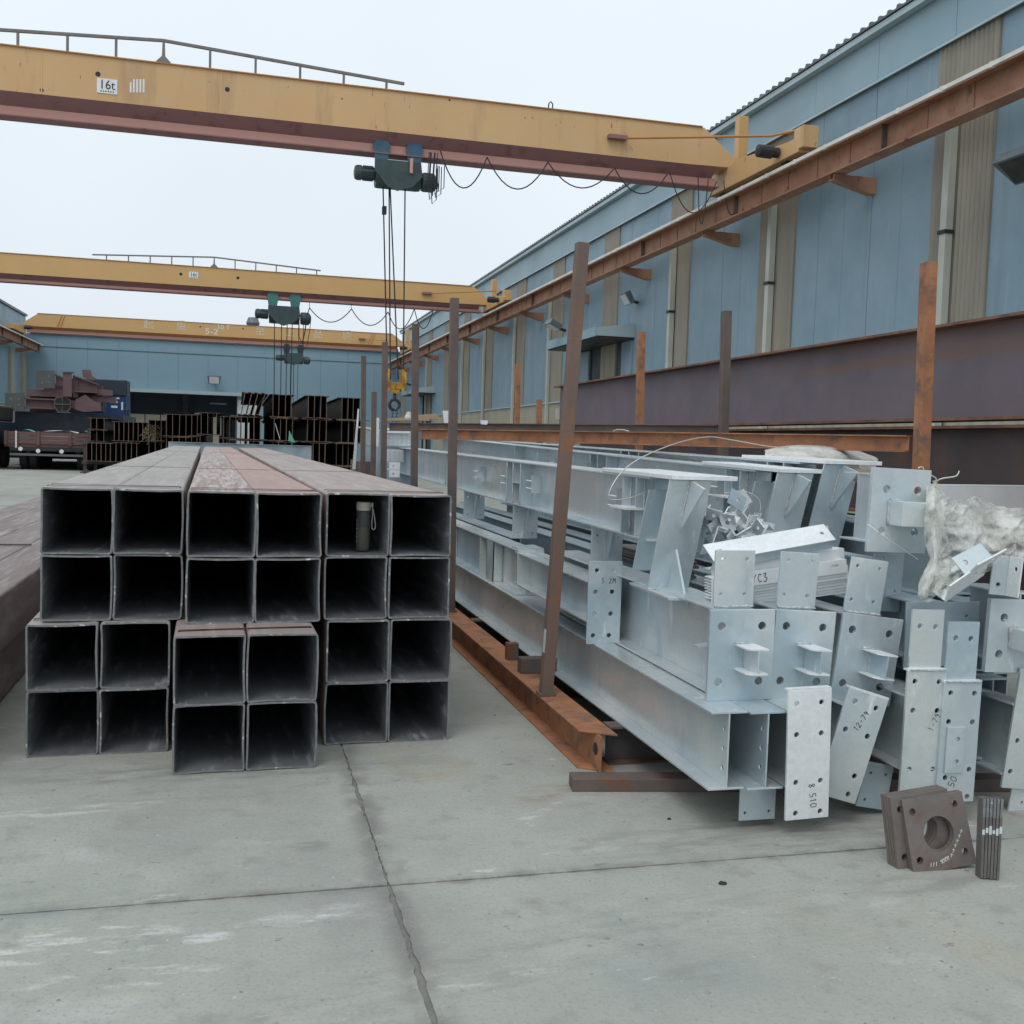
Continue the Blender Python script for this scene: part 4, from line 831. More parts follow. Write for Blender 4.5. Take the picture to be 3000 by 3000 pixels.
# layer 1: beams with square four-hole end plates and short I-shaped stubs
def stub(t, cx, cz, y, ln=.12, h=.10, wd=.085):
    s_ = MB().box(cx-.003, cx+.003, y-ln, y-.0005, cz-h/2+.006, cz+h/2-.006).build('stub_web', G_, t)
    def fl(z): return MB().prism([(cx-wd/2,y-.0005),(cx+wd/2,y-.0005),(cx+wd/2,y-ln),(cx-wd/2+.02,y-ln),(cx-wd/2,y-ln+.02)], frame_xy(), z, z+.006)
    fl(cz+h/2-.0055).build('stub_flange', GB, s_); fl(cz-h/2-.0005).build('stub_flange', GB, s_)
    weldbead(s_, (cx,y-.004,cz-h/2+.01), (cx,y-.004,cz+h/2-.01), .004); weldbead(s_, (cx-wd/2,y-.004,cz+h/2+.004), (cx+wd*.2,y-.004,cz+h/2+.004), .005)
for k, (xb, zb, tl, wd, y_, lab) in enumerate(((1.926,.478,0,.279,3.707,'galvanised beam with square four-hole end plate, left of the row of three'), (2.190,.470,R(3.0),.268,3.715,'galvanised beam with square four-hole end plate, middle of the row of three'), (2.462,.450,R(7.0),.278,3.70,'galvanised beam with square four-hole end plate, right tilted one of the row of three'))):
    t = galv(lab, xb, y_, zb, 2.3, .345, .175, tilt=tl, beam_y=.016, beam_z=.006)
    hw = wd/2; hh = .36
    end_plate(t, -hw, hw, 0, hh, 0, .016, [(-hw+.05,.295),(hw-.055,.295),(-hw+.045,.075),(hw-.06,.075)], hr=.0165)
    stub(t, .012, .175, 0)
    end_plate(t, -.088, .086, hh+.002, hh+.225, .085, .010, [(-.055,hh+.19),(.05,hh+.19),(-.06,hh+.05),(.045,hh+.05)], 'cleat_plate', hr=.0075)
    weldbead(t, (-.085,.08,hh+.001), (.085,.08,hh+.001), .005)
    if k == 0: MB().prism([(-.09,.05),(-.16,.06),(-.16,.10),(-.09,.14)], frame_xy(.20), 0, .006).build('side_fin', G_, t)
t = galv('short galvanised beam with narrow eight-hole end plate marked 52M, behind the leaning post', 1.777, 4.885, .478, 1.45, .205, .165, beam_y=.012, beam_z=.105)
pl = end_plate(t, -.088, .087, 0, .415, 0, .012, [(-.045,.37),(.04,.37),(-.05,.262),(.038,.262),(-.052,.152),(.034,.152),(-.054,.043),(.030,.043)], hr=.0115)
scrawl(pl, '5 2M', -.02, .305, .026, -.001)
MB().prism([(-.086,1.38),(.086,1.38),(.086,1.62),(-.086,1.52)], frame_xy(.330), 0, .008).build('bracket_top', G_, t); MB().box(-.086,.086,1.37,1.378,.105,.33).build('bracket_plate', G_, t); MB().prism([(1.0,.313),(1.37,.313),(1.37,.34)], frame_yz(), -.004, .004).build('gusset', G_, t)
t = galv('galvanised beam with paired stiffeners lying on the bottom left beam', 1.83, 6.53, .478, 6.5, .30, .15)
for yy in (.62,.82,1.05,2.2,2.5,3.4):
    for s_ in (-1,): MB().box(-.074, -.004, yy, yy+.008, .01, .29).build('stiffener', G_, t); weldbead(t, (-.008,yy-.003,.02), (-.008,yy-.003,.28), .004)
MB().box(-.074,-.0675,.62,.828,.01,.29).build('cover_plate', G_, t)
# layer 1b: more beams filling the heart of the stack
for k, (x_, y_, z_) in enumerate(((2.02,7.4,.478),(2.36,6.3,.478),(2.62,4.6,.47),(2.98,4.05,.50),(3.22,3.85,.20),(3.24,3.95,.51),(3.42,4.0,.19),(3.43,4.1,.50),(3.40,4.25,.81),(3.12,4.15,.82))):
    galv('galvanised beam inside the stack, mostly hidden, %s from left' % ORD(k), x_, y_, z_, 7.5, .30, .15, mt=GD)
# ------------------------------------------------------------ layer 2: portal frame members, long beam with raking end leg
def frame_member(lab, dx, dy, dz, full=True, pit=.45):
    t = thing('portal_frame', lab, 'steel frame', (1.94+dx, 4.28+dy, 1.024+dz), (R(pit), 0, 0), 'galvanised portal frames on the stack'); L_ = 9.2; h = .30; wd = .19
    ibeam(t, L_, h, wd, .007, .010, G_, y0=.25, bev=.0012)
    # cap plate over the knee
    MB().prism(rect(-.10,.215,-.02,.9) if full else rect(-.10,.12,-.02,.9), frame_xy(), h+.0005, h+.020).build('cap_plate', GB, t, bevel=.002)
    # leg: local frame leaning back at the foot
    lean = math.atan2(.10, .48); lt = Vector((0, 0, h-.002)); n_ = Vector((0, math.sin(lean), -math.cos(lean)))
    def fr(a, b, c): p = lt+n_*b; return (a-.085*b, p.y+c*math.cos(lean), p.z+c*math.sin(lean))
    LL = .51
    lg = MB().prism(rect(-.10,.10,.0,LL), fr, 0, .010).build('leg_flange', G_, t, bevel=.0015)
    MB().prism(rect(-.10,.10,.10,LL-.02), fr, .20, .21).build('leg_flange', G_, t)
    MB().prism([(.011,.012),(.199,.10),(.199,LL),(.011,LL)], lambda a, b, c: fr(c, b, a), -.0035, .0035).build('leg_web', G_, t)
    # gussets on the front of the leg
    MB().prism([(-.0005,.0),(-.15,.0),(-.0005,.24)], lambda a, b, c: fr(c, b, a), -.005, .005).build('gusset', G_, t)
    weldbead(t, fr(-.008,.02,-.002), fr(-.008,.22,-.002), .005); weldbead(t, fr(.012,.02,-.002), fr(.012,.22,-.002), .004)
    ft = MB().prism([(-.10,-.24),(.14,-.30),(.14,.22),(-.10,.22)], lambda a, b, c: (a-.085*LL, lt.y+n_.y*LL+b, lt.z+n_.z*LL-c), .0, .012, [slot(-.055,-.16,.012,.006), slot(.05,-.2,.012,.006), slot(.10,-.1,.012,.006)]).build('foot_plate', G_, t, bevel=.0015)
    MB().prism([(-.0005,LL-.001),(-.22,LL-.001),(-.0005,LL-.19)], lambda a, b, c: fr(c, b, a), -.005, .005).build('gusset', G_, t)
    weldbead(t, fr(-.10,LL-.004,-.003), fr(.10,LL-.004,-.003), .005)
    # knee stiffeners and small bolt cleats on the web
    for yy in (.42,.60): MB().box(-.092,-.0042,yy,yy+.010,.011,.289).build('stiffener', G_, t); weldbead(t, (-.05,yy-.003,.02), (-.05,yy-.003,.28), .005)
    MB().box(-.15,-.0045,.40,.62,.135,.145).build('side_cleat', GB, t)
    for yy in (.75, 2.35, 3.05, 3.95):
        cl = MB().box(-.07,-.004,yy,yy+.007,.10,.22).build('bolt_cleat', G_, t)
        for zz in (.13,.18): MB().tube([(-.075,yy-.02,zz),(-.075,yy+.10,zz)], .005, 6).build('bolt', GB, cl)
    for yy in (2.55, 2.75, 2.92, 5.2):
        MB().box(-.094,-.0042,yy,yy+.009,.011,.289).build('stiffener', G_, t); weldbead(t, (-.09,yy-.003,.015), (-.09,yy-.003,.285), .004)
    MB().box(-.094,-.0042,2.56,2.75,.15,.158).build('stiffener', G_, t)
    # hanging cleats down to the beams beneath
    for yy in (1.05, 2.72, 4.35):
        hp = end_plate(t, -.09, .09, -.235, -.0005, yy, .009, [(-.055,-.05),(.055,-.05),(-.055,-.20),(.055,-.20)], 'hanging_cleat', hr=.0065)
        MB().prism([(yy-.0005,-.001),(yy-.10,-.001),(yy-.0005,-.22)], frame_yz(), -.004, .004).build('gusset', G_, hp); weldbead(hp, (-.006,yy-.003,-.01), (-.006,yy-.003,-.22), .004)
    return t
f1 = frame_member('long galvanised frame with raking end leg nearest the camera', 0, 0, 0)
frame_member('second galvanised portal frame, right of the heap of small clips', .775, .46, .035, pit=1.1)
frame_member('third galvanised portal frame, rightmost with the highest top plate', 1.01, .42, .085, pit=.75)
# ------------------------------------------------------------ right-hand pieces
def boxplate(lab, px, Y, tilt, L_=.30, zl=0):
    a = onY(px[0][0], px[0][1], Y); b = onY(px[1][0], px[1][1], Y); wd = (b-a).length; c = onY(px[2][0], px[2][1], Y); hh = (a-c).length
    t = galv(lab, (a.x+b.x)/2-math.sin(tilt)*hh, Y, (a.z+b.z)/2-hh*math.cos(tilt), L_, .30, .15, tilt=tilt, beam_y=.022, beam_z=.03)
    end_plate(t, -wd/2, wd/2, 0, hh, 0, .022, [(-wd/2+.07,hh*.75),(wd/2-.06,hh*.75),(-wd/2+.06,hh*.25),(wd/2-.06,hh*.25)], hr=.0175)
    s_ = MB().box(-.055,.10,-.10,-.0005,hh*.33,hh*.62).build('box_stub', G_, t, bevel=.003); weldbead(s_, (-.056,-.004,hh*.33), (-.056,-.004,hh*.62), .006); weldbead(s_, (-.05,-.004,hh*.625), (.02,-.004,hh*.625), .006)
    return t
tr_ = boxplate('galvanised beam with thick four-hole plate left of the white sack', ((2560,1370),(2730,1377),(2540,1618)), 3.85, R(1.5))
boxplate('galvanised beam with thick four-hole plate cut by the right edge, below the sack', ((2905,1750),(3095,1765),(2885,1965)), 3.60, R(2))
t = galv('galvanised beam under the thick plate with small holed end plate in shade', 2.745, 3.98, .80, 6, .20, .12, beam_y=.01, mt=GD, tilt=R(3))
end_plate(t, -.075, .075, -.02, .235, 0, .010, [(-.03,.21),(-.04,.07),(.04,.07)], 'end_plate', mt=GD, hr=.0075)
t = galv('galvanised beam with leaning tall plate at the right edge near the ground', 3.135, 3.58, .10, 7, .30, .15, tilt=R(7), beam_y=.012, beam_z=.05)
end_plate(t, -.07, .11, 0, .50, 0, .012, [(-.02,.40),(-.03,.20),(-.04,.07),(.06,.40),(.06,.2)]); MB().prism(rect(.0,.12,-.10,-.001), frame_xz(), .02, .028, [circ(.06,-.06,.006)]).build('hanging_plate', G_, t)
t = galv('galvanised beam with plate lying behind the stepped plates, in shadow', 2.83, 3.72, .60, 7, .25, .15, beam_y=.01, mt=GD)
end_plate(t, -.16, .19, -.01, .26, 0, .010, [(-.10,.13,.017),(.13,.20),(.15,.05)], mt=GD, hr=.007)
# angle cleats at the far right under the sack
def angle_piece(lab, p, rot, L_=.20, leg=.075, hole=True, group='galvanised angle pieces'):
    t = thing('angle_cleat', lab, 'angle bracket', p, rot, group)
    MB().prism(rect(0,L_,0,leg), frame_xy(), 0, .007, [circ(L_*.25,leg*.55,.011)] if hole else []).build('flat_leg', G_, t, bevel=.001)
    MB().prism(rect(0,L_,.0075,leg), lambda a, b, c: (a, c, b), 0, .007, [circ(L_*.7,leg*.6,.010)] if hole else []).build('upright_leg', GB, t, bevel=.001)
    return t
angle_piece('galvanised angle cleat with round hole hanging below the sack', onY(2770,1765,3.52), (R(35), R(-28), R(8)), .22, .10)
angle_piece('galvanised angle cleat tucked under the sack on the right', onY(2830,1690,3.50), (R(50), R(-20), R(12)), .17, .09)
angle_piece('small galvanised angle at the right with two holes, standing upright', onY(2945,1745,3.55), (R(80), R(-85), R(8)), .16, .08)
# bright angles lying across the stack
def profile_bar(lab, p, q, prof, mt, group, name='angle_bar', slots=True):
    p = Vector(p); q = Vector(q); d_ = q-p; L_ = d_.length; d_.normalize(); up = Vector((0,0,1)); s_ = up.cross(d_).normalized(); u = d_.cross(s_)
    t = thing(name, lab, 'angle bar', p, (0,0,0), group)
    Mx = Matrix((d_, s_, u)).transposed().to_4x4(); Mx.translation = p; t.matrix_world = Mx
    return t, L_
tb, L_ = profile_bar('bright white galvanised channel lying on top of the angle bundle', onY(2075,1622,3.97), onY(2430,1560,4.02), None, GB, 'bright angles across the stack', 'channel_bar')
MB().prism(rect(0,L_,-.05,.05), frame_xy(), .0, .005, [slot(.05,0.0,.02,.008), circ(L_-.04,0,.009)]).build('face', M['galv_bright'], tb, bevel=.001)
MB().prism(rect(0,L_,-.05,-.0005), lambda a, b, c: (a, c, b), .0455, .05).build('flange', G_, tb); MB().prism(rect(0,L_,-.05,-.0005), lambda a, b, c: (a, c, b), -.05, -.0455).build('flange', G_, tb)
tb.rotation_euler.rotate_axis('X', R(38))
for k in range(9):
    up_ = k == 8
    a = onY(2085, (1693 if not up_ else 1668)+k*8.6*(0 if up_ else 1), 3.94+.006*k); b = onY(2478+random.uniform(-6,6), (1638 if not up_ else 1606)+k*8.6*(0 if up_ else 1), 3.99+.006*k)
    tb, L_ = profile_bar('bright galvanised angle in the bundle across the stack, %s from top' % ORD((k+1) % 9), a, b, None, GB, 'bright angles across the stack')
    hs_ = [slot(L_-.06,-.025,.02,.008)] if k == 0 else []
    MB().prism(rect(0,L_,-.058,0), lambda x_, b_, c_: (x_, c_, b_), 0, .004, hs_).build('upright_leg', M['white'], tb)
    MB().prism(rect(0,L_,.0045,.06), frame_xy(), -.004, .0).build('flat_leg', M['galv_bright'], tb)
    if k == 0: scrawl(tb, 'YC3', .19, -.047, .036, -.001, 0, .0028)
for k in range(5):
    o = MB().box(-.06,.06,0,.9,0,.014).build('flat_bar', M['plateside'], None, .001, (2.13+.004*k, 4.72+.03*(k % 3), .826+.0165*k), (0,0,R(-1+.8*(k % 2)))); tag(o, 'dark flat bar in the nest under the nearest frame, %s from below' % ORD(k), 'flat bar', 'dark flat bars under the frame')
# heap of small drilled clips
rn = random.Random(21)
cm = {}
for k in range(34):
    px = rn.uniform(2085, 2235); py = rn.uniform(1440, 1600) if px < 2190 else rn.uniform(1490, 1590)
    py = 1600-(1600-py)*(1-abs(px-2150)/130*.5)
    p = onY(px, py, 4.42+rn.uniform(-.06,.16)+(1600-py)*.0012)
    rot = (rn.uniform(0,3.1), rn.uniform(-1.2,1.2), rn.uniform(0,3.1)); w_ = rn.choice((.06,.075,.09)); key = (w_, k % 3)
    if key not in cm:
        mb = MB().prism(rect(-w_/2,w_/2,-.03,.03), frame_xy(), 0, .006, [circ(0,0,.010)])
        if k % 3: mb.prism(rect(-.03,.03,0,.05), frame_yz(w_/2-.006), 0, .006)
        cm[key] = mb.mesh('clip', [M['galv_bright'] if k % 3 else G_])
    o = link('clip', cm[key], None, .0008, p, rot); tag(o, 'small drilled galvanised clip in the heap between the frame legs', 'clip', 'galvanised clips heaped between the frame legs')
p = onY(2160, 1465, 4.40); o = MB().prism(rect(-.045,.045,-.04,.04), frame_xz(), 0, .006, [circ(.005,.0,.012)]).build('drilled_plate', GD, None, .001, p, (R(-20), R(30), 0)); tag(o, 'dark square drilled plate wired on top of the clip heap', 'plate')
# wires
def wire(lab, pts, r_=.0022, mt=None):
    P = [Vector(p) for p in pts]; path = []
    for i in range(len(P)-1):
        p0, p1, p2, p3 = P[max(i-1,0)], P[i], P[i+1], P[min(i+2,len(P)-1)]
        for k in range(8):
            t_ = k/8; path.append(.5*((2*p1)+(p2-p0)*t_+(2*p0-5*p1+4*p2-p3)*t_**2+(3*p1-p0-3*p2+p3)*t_**3))
    path.append(P[-1]); o = MB().tube(path, r_, 6).build('tie_wire', mt or M['copper'], None, smooth=True); return tag(o, lab, 'wire', 'tie wires on the galvanised steel')
wire('large loop of pale tie wire springing above the nearest frame beam', [onY(x, y, Y) for x, y, Y in ((1912,1432,4.62),(1860,1455,4.5),(1810,1464,4.42),(1784,1458,4.4),(1795,1420,4.4),(1830,1375,4.45),(1890,1335,4.6),(1990,1296,4.9),(2075,1280,5.1),(2140,1288,5.3),(2250,1307,5.45),(2310,1312,5.5))], .0028)
wire('twisted wire hanging from the middle frame above the clips', [onY(x, y, 4.55) for x, y in ((2120,1445),(2180,1440),(2215,1455),(2228,1475),(2226,1500))], .0025)
wire('tie wire drooping across the thick plate left of the sack', [onY(x, y, Y) for x, y, Y in ((2540,1535,3.82),(2575,1560,3.78),(2620,1592,3.75),(2690,1640,3.74))], .002)
wire('bent wire end sticking up behind the white sack', [onY(x, y, Y) for x, y, Y in ((2728,1392,3.88),(2742,1402,3.88),(2745,1418,3.88),(2742,1412,3.88),(2760,1402,3.86),(2800,1395,3.85),(2810,1380,3.85))], .003)
wire('small wire ring at the top of the thick plate', [onY(x, y, 3.86) for x, y in ((2690,1372),(2696,1368),(2704,1369),(2706,1376))], .0025)
# ------------------------------------------------------------ woven sack (crumpled cloth with folds)
def cloth(name, lab, cat, rows, mt, nu=60, nv=50, amp=.012, thick=.002, seed=0):
    """rows: list of rows of (px, py, depth Y) control points -> smooth surface with creases"""
    A = np.array([[list(onY(*p)) for p in r_] for r_ in rows])
    def cr(P, t):
        n = len(P)-1; x = t*n; i = min(int(x), n-1); f_ = x-i; p0, p1, p2, p3 = P[max(i-1,0)], P[i], P[i+1], P[min(i+2,n)]
        return .5*((2*p1)+(p2-p0)*f_+(2*p0-5*p1+4*p2-p3)*f_**2+(3*p1-p0-3*p2+p3)*f_**3)
    V = []
    for j in range(nv+1):
        col = [cr(A[:, c], j/nv) for c in range(A.shape[1])]
        for i in range(nu+1):
            p = Vector(cr(np.array(col), i/nu)); u, v = i/nu, j/nv
            a = noise.noise(Vector((u*4+seed, v*3.2, .3))); b = noise.noise(Vector((u*9+v*4+seed, v*7-u*3, 5.3))); c_ = noise.noise(Vector((u*22-v*9+seed, v*16+u*5, 9.3)))
            r1 = 1-min(1, abs(a)*2.6); r2 = 1-min(1, abs(b)*2.8); r3 = 1-min(1, abs(c_)*3); d_ = amp*(2.0*a+1.0*r2**3+.45*r3**3)
            p.y -= d_; p.z += d_*.35; p.x += d_*.3*b
            V.append(p)
    n = nu+1; m_ = MB(); m_.add(V, [(j*n+i, j*n+i+1, (j+1)*n+i+1, (j+1)*n+i) for j in range(nv) for i in range(nu)])
    o = m_.build(name, mt, None, smooth=True); so_ = o.modifiers.new('thick', 'SOLIDIFY'); so_.thickness = thick
    return tag(o, lab, cat)
cloth('woven_sack', 'crumpled white woven sack spilling over the galvanised plates at the right', 'sack', [
    [(2722,1412,3.92),(2790,1462,3.98),(2860,1460,4.05),(2930,1480,4.05),(3010,1500,4.0),(3060,1520,3.95)],
    [(2712,1470,3.78),(2770,1490,3.80),(2840,1490,3.85),(2920,1500,3.88),(3000,1540,3.82),(3050,1560,3.8)],
    [(2712,1560,3.74),(2760,1545,3.78),(2830,1545,3.80),(2900,1560,3.82),(2975,1580,3.74),(3040,1600,3.7)],
    [(2725,1625,3.70),(2775,1600,3.74),(2840,1610,3.74),(2905,1620,3.72),(2970,1625,3.64),(3010,1640,3.64)],
    [(2700,1690,3.63),(2745,1660,3.66),(2800,1650,3.66),(2860,1645,3.62),(2930,1650,3.58),(2960,1655,3.6)],
    [(2686,1740,3.60),(2725,1700,3.58),(2775,1690,3.58),(2825,1672,3.56),(2880,1668,3.55),(2915,1668,3.57)],
    [(2684,1762,3.60),(2712,1766,3.56),(2745,1735,3.55),(2785,1712,3.54),(2830,1690,3.53),(2870,1682,3.54)]], M['cloth'], 90, 80, .024, .0012, 2)
cloth('woven_sack_hem', 'folded hem of the white sack hanging down beside the thick plate', 'sack', [
    [(2716,1425,3.84),(2735,1430,3.80),(2752,1450,3.84)], [(2710,1500,3.74),(2735,1500,3.69),(2765,1500,3.74)], [(2712,1580,3.70),(2735,1575,3.64),(2758,1575,3.70)], [(2722,1640,3.66),(2738,1640,3.61),(2752,1630,3.66)], [(2700,1690,3.62),(2722,1700,3.55),(2742,1690,3.60)], [(2690,1745,3.58),(2706,1752,3.54),(2722,1745,3.58)]], M['cloth'], 16, 50, .008, .003, 7)
tp = thing('purlin', 'long white galvanised purlin behind the sack at the right edge', 'purlin', (3.35, 4.62, 1.115), (0, 0, R(-72)))
MB().box(-.04,.04,0,2.2,.20,.206).build('top_flange', M['white'], tp); MB().box(.034,.04,0,2.2,.0065,.1995).build('web', M['white'], tp); MB().box(-.04,.04,0,2.2,0,.006).build('bottom_flange', M['white'], tp)
cloth('pale_sheet', 'pale crumpled sheet lying behind the top plates of the frames', 'sheet', [
    [(2240,1318,5.9),(2320,1300,6.0),(2420,1292,6.0),(2460,1296,6.0),(2510,1318,5.9),(2570,1340,5.8)], [(2240,1322,5.5),(2320,1312,5.5),(2420,1306,5.5),(2460,1310,5.5),(2510,1330,5.5),(2570,1350,5.5)], [(2240,1345,5.3),(2320,1340,5.3),(2420,1345,5.3),(2470,1350,5.3),(2520,1372,5.3),(2560,1385,5.3)]], M['film'], 50, 20, .006, .0012, 4)
t = thing('cardboard_scrap', 'scrap of cardboard behind the thick plate near the frame top', 'cardboard', onY(2522,1392,4.6)); MB().box(-.02,.055,0,.08,-.03,.03).build('flap', M['card'], t); MB().box(-.02,.05,-.003,.0,-.04,-.031).build('tape', M['paper'], t)
# ============================================================ RUSTY DRILLED PLATES AND FLAT BARS ON THE GROUND
pm_ = MB().prism([(-.125,0),(.128,0),(.120,.255),(-.122,.258)], frame_xz(), 0, .012, [circ(0,.125,.060,28), circ(-.092,.045,.013), circ(.09,.048,.013), circ(-.088,.212,.013), circ(.082,.215,.013)]).mesh('drilled_plate', [M['plateiron']])
for k in range(6):
    front = k < 2
    y_ = 3.105+.0135*k+(.015 if not front else 0); x_ = 2.445+(0 if front else -.036-.002*k); rz = R(-1.5) if front else R(3)
    o = link('drilled_plate', pm_, None, .001, (x_, y_, .002), (R(-14 if front else -9), R(-6 if front else -5), rz))
    tag(o, ['front rusty square plate with large round hole standing on the ground','second rusty holed plate close behind the front one'][k] if front else 'rusty square plate in the pack leaning behind the front plates, %s from front' % ORD(k-2), 'steel plate', 'drilled rusty plates')
    if k == 0:
        strokes(o, [[(i*.011,0),(i*.011+.004,.014)] for i in range(3)]+[[(.045+i*.012,.004+.004*i),(.052+i*.012,.018+.004*i),(.040+i*.012,.014+.004*i),(.055+i*.012,.006+.004*i)] for i in range(3)]+[[(.085+i*.011,.02+.015*i),(.092+i*.011,.033+.015*i)] for i in range(6)]+[[(.084+i*.011,.03+.015*i),(.095+i*.011,.026+.015*i)] for i in range(6)], -.055, .018, 1., -.001, .0016, M['white'])
for k in range(6):
    o = MB().box(-.0045,.0045,-.02,.02,0,.275).build('flat_bar', [M['plateside']], None, .0008, (2.525+k*.0098, 3.03-.004*k, .0015+.001*(k % 3)), (R(-6), R(1.5+k*.25), R(-12)))
    tag(o, 'thin dark flat bar in the upright bundle at the lower right, %s from left' % ORD(k), 'flat bar', 'flat bars standing in a bundle')
    MB().box(-.0046,.0046,-.0206,-.0201,.15+.006*(k % 2),.168+.006*(k % 3)).build('paint_dab', M['lens'], o); MB().box(-.0046,.0046,-.0206,-.0201,.21,.275).build('bare_end', M['tube_rim'], o)
wire('thin wire on the ground between the rusty plates and flat bars', [gnd(2825,2415), gnd(2850,2420), gnd(2870,2417)], .0016)
# ============================================================ FAR STACKS OF DARK H-BEAMS
hb_cache = {}
def hbeam(px, Y, z0, h, wd, L_, lab, group, tilt=0., dy=0.):
    p = onY(px, 1290, Y); t = thing('h_beam', lab, 'steel beam', (p.x, Y+dy, z0), (0, tilt, 0), group); key = (h, wd, L_)  # a loose H-beam of the far stacks
    if key not in hb_cache:
        hb_cache[key] = (MB().box(-.006,.006,0,L_,.014,h-.014).mesh('web', [M['rust_beam']]), MB().box(-wd/2,wd/2,0,L_,h-.0135,h).mesh('flange', [M['rust_beam']]), MB().box(-wd/2,wd/2,0,L_,0,.0135).mesh('flange', [M['rust_beam']]),
            MB().box(-.010,.010,-.004,-.0005,.014,h-.014).mesh('web_edge', [M['rust_edge']]), MB().box(-wd/2,wd/2,-.004,-.0005,h-.016,h).mesh('flange_edge', [M['rust_edge']]), MB().box(-wd/2,wd/2,-.004,-.0005,0,.016).mesh('flange_edge', [M['rust_edge']]))
    ms = hb_cache[key]
    w_ = link('web', ms[0], t); tf = link('top_flange', ms[1], t); bf = link('bottom_flange', ms[2], t)
    link('cut_edge', ms[3], w_); link('cut_edge', ms[4], tf); link('cut_edge', ms[5], bf)
    return t
TIER = ['bottom', 'third', 'second', 'top']; rn = random.Random(8)
GR = {'first': {3: (705,722,738,755), 2: (706,725,744,762), 1: (706,724,742,760), 0: (706,724,742,760)},
      'second': {3: (798,817,835,853), 2: (803,822,840,858), 1: (800,818,836,855), 0: (800,818,836,855)},
      'third': {3: (902,920,938,956), 2: (902,920,938,955), 1: (918,937,954), 0: (902,920,938,956)},
      'fourth': {3: (1005,1023,1040,1058), 2: (1006,1024,1042,1060), 1: (992,1010,1027,1045), 0: (1005,1023,1040,1058)}}
for gname, tiers in GR.items():
    for k, xs in tiers.items():
        for i, px in enumerate(xs):
            til = R(10)+R(2)*i if (gname == 'first' and k == 3) else rn.uniform(-.012,.012)
            hbeam(px+rn.uniform(-1,1), 31.0, .01+.686*k+(.0 if not (gname == 'first' and k == 3) else .02), .655, .19, 12.0, 'dark rusty H-beam end in the far stack, %s tier, %s bundle, %s from left' % (TIER[k], gname, ORD(i)), 'H-beams in the far stack', til, rn.uniform(-.12,.12)+(0,.3,.1,.5)[['first','second','third','fourth'].index(gname)])
for k in range(3):
    for j, px in enumerate((828, 930, 1030, 732)):
        p = onY(px, 1290, 31); o = MB().box(p.x-.55, p.x+.55, 31.3, 31.42, .6665+.686*k, .6945+.686*k).build('packing_strip', M['rust_edge']); tag(o, 'rusty packing strip above the %s tier of the far stack, %s bundle' % (TIER[k], ['second','third','fourth','first'][j]), 'packing')
LG = [('low left', 40, .42, .66, .18, (254,269,282,297,310,324)), ('low middle', 40, .42, .70, .18, (340,355,370,385,400)), ('middle', 40.3, 1.17, .70, .18, (334,348,362,376,390,404,417)), ('upper small', 41.2, 1.12, .42, .24, (265,283,304)), ('topmost small', 41.2, 1.56, .42, .24, (265,283,304)),
      ('right middle', 39, 1.40, .78, .24, (487,505,525,544)), ('right low', 39, .60, .78, .24, (487,505,525,544)), ('far right', 38, 1.50, .76, .25, (589,608,634)), ('far right low', 38, .72, .76, .25, (586,642)), ('gap-filling', 39.6, 1.22, .74, .24, (436,455,472)), ('gap-filling low', 39.6, .46, .74, .24, (436,455,472)), ('joining', 38.4, 1.44, .74, .25, (561,577)), ('joining low', 38.4, .68, .74, .25, (561,577)), ('last', 37.5, 1.40, .74, .25, (655,673,690)), ('last low', 37.5, .64, .74, .25, (655,673,690))]
for nm, Y, z0, h, wd, xs in LG:
    for i, px in enumerate(xs): hbeam(px, Y, z0, h, wd, 8.0, 'dark H-beam end in the left far stack, %s bundle, %s from left' % (nm, ORD(i)), 'H-beams in the left far stack', rn.uniform(-.01,.01), rn.uniform(-.08,.08))
for k, (xa, xb, Y, zt) in enumerate(((240,430,40.5,.418),(240,320,41.4,1.115),(478,560,39.3,.595),(575,660,38.3,.715))):
    a = onY(xa, 1290, Y); b = onY(xb, 1290, Y); t = thing('support_stand', 'low dark support under the left far beams, %s from left' % ORD(k), 'support', (a.x, Y, 0))
    MB().box(0, b.x-a.x, 0, .2, zt-.12, zt).build('bearer', M['rust_beam'], t)
    for x in np.linspace(.1, b.x-a.x-.1, 3): MB().box(x-.06, x+.06, .04, .16, 0, zt-.1205).build('leg', M['rust_beam'], t)
    MB().box(0, b.x-a.x, 5, 5.2, 0, zt).build('rear_bearer', M['rust_beam'], t)
# low skeletal stack just left of the tube stack
for i in range(7):
    p = onY(352+i*11, 1330, 36); o = MB().box(-.03,.03,0,.4,.0,.42).box(-.13,.13,0,.4,.42,.435).build('short_tee', M['rust_beam'], None, 0, (p.x, 36, 0)); tag(o, 'short dark T-piece standing in the low row before the left far stack, %s from left' % ORD(i), 'steel piece', 'short T-pieces in a row')
p = onY(235, 1372, 33); o = MB()
for k in range(3): o.box(0, 1.4, 0, .25, .02+.11*k, .07+.11*k).box(.1,.2,.05,.2,.07+.11*k,.13+.11*k)
tag(o.build('pallet_stack', M['rust_beam'], None, 0, (p.x, 33, 0)), 'low dark stack of bars on the ground left of the tubes', 'bars')
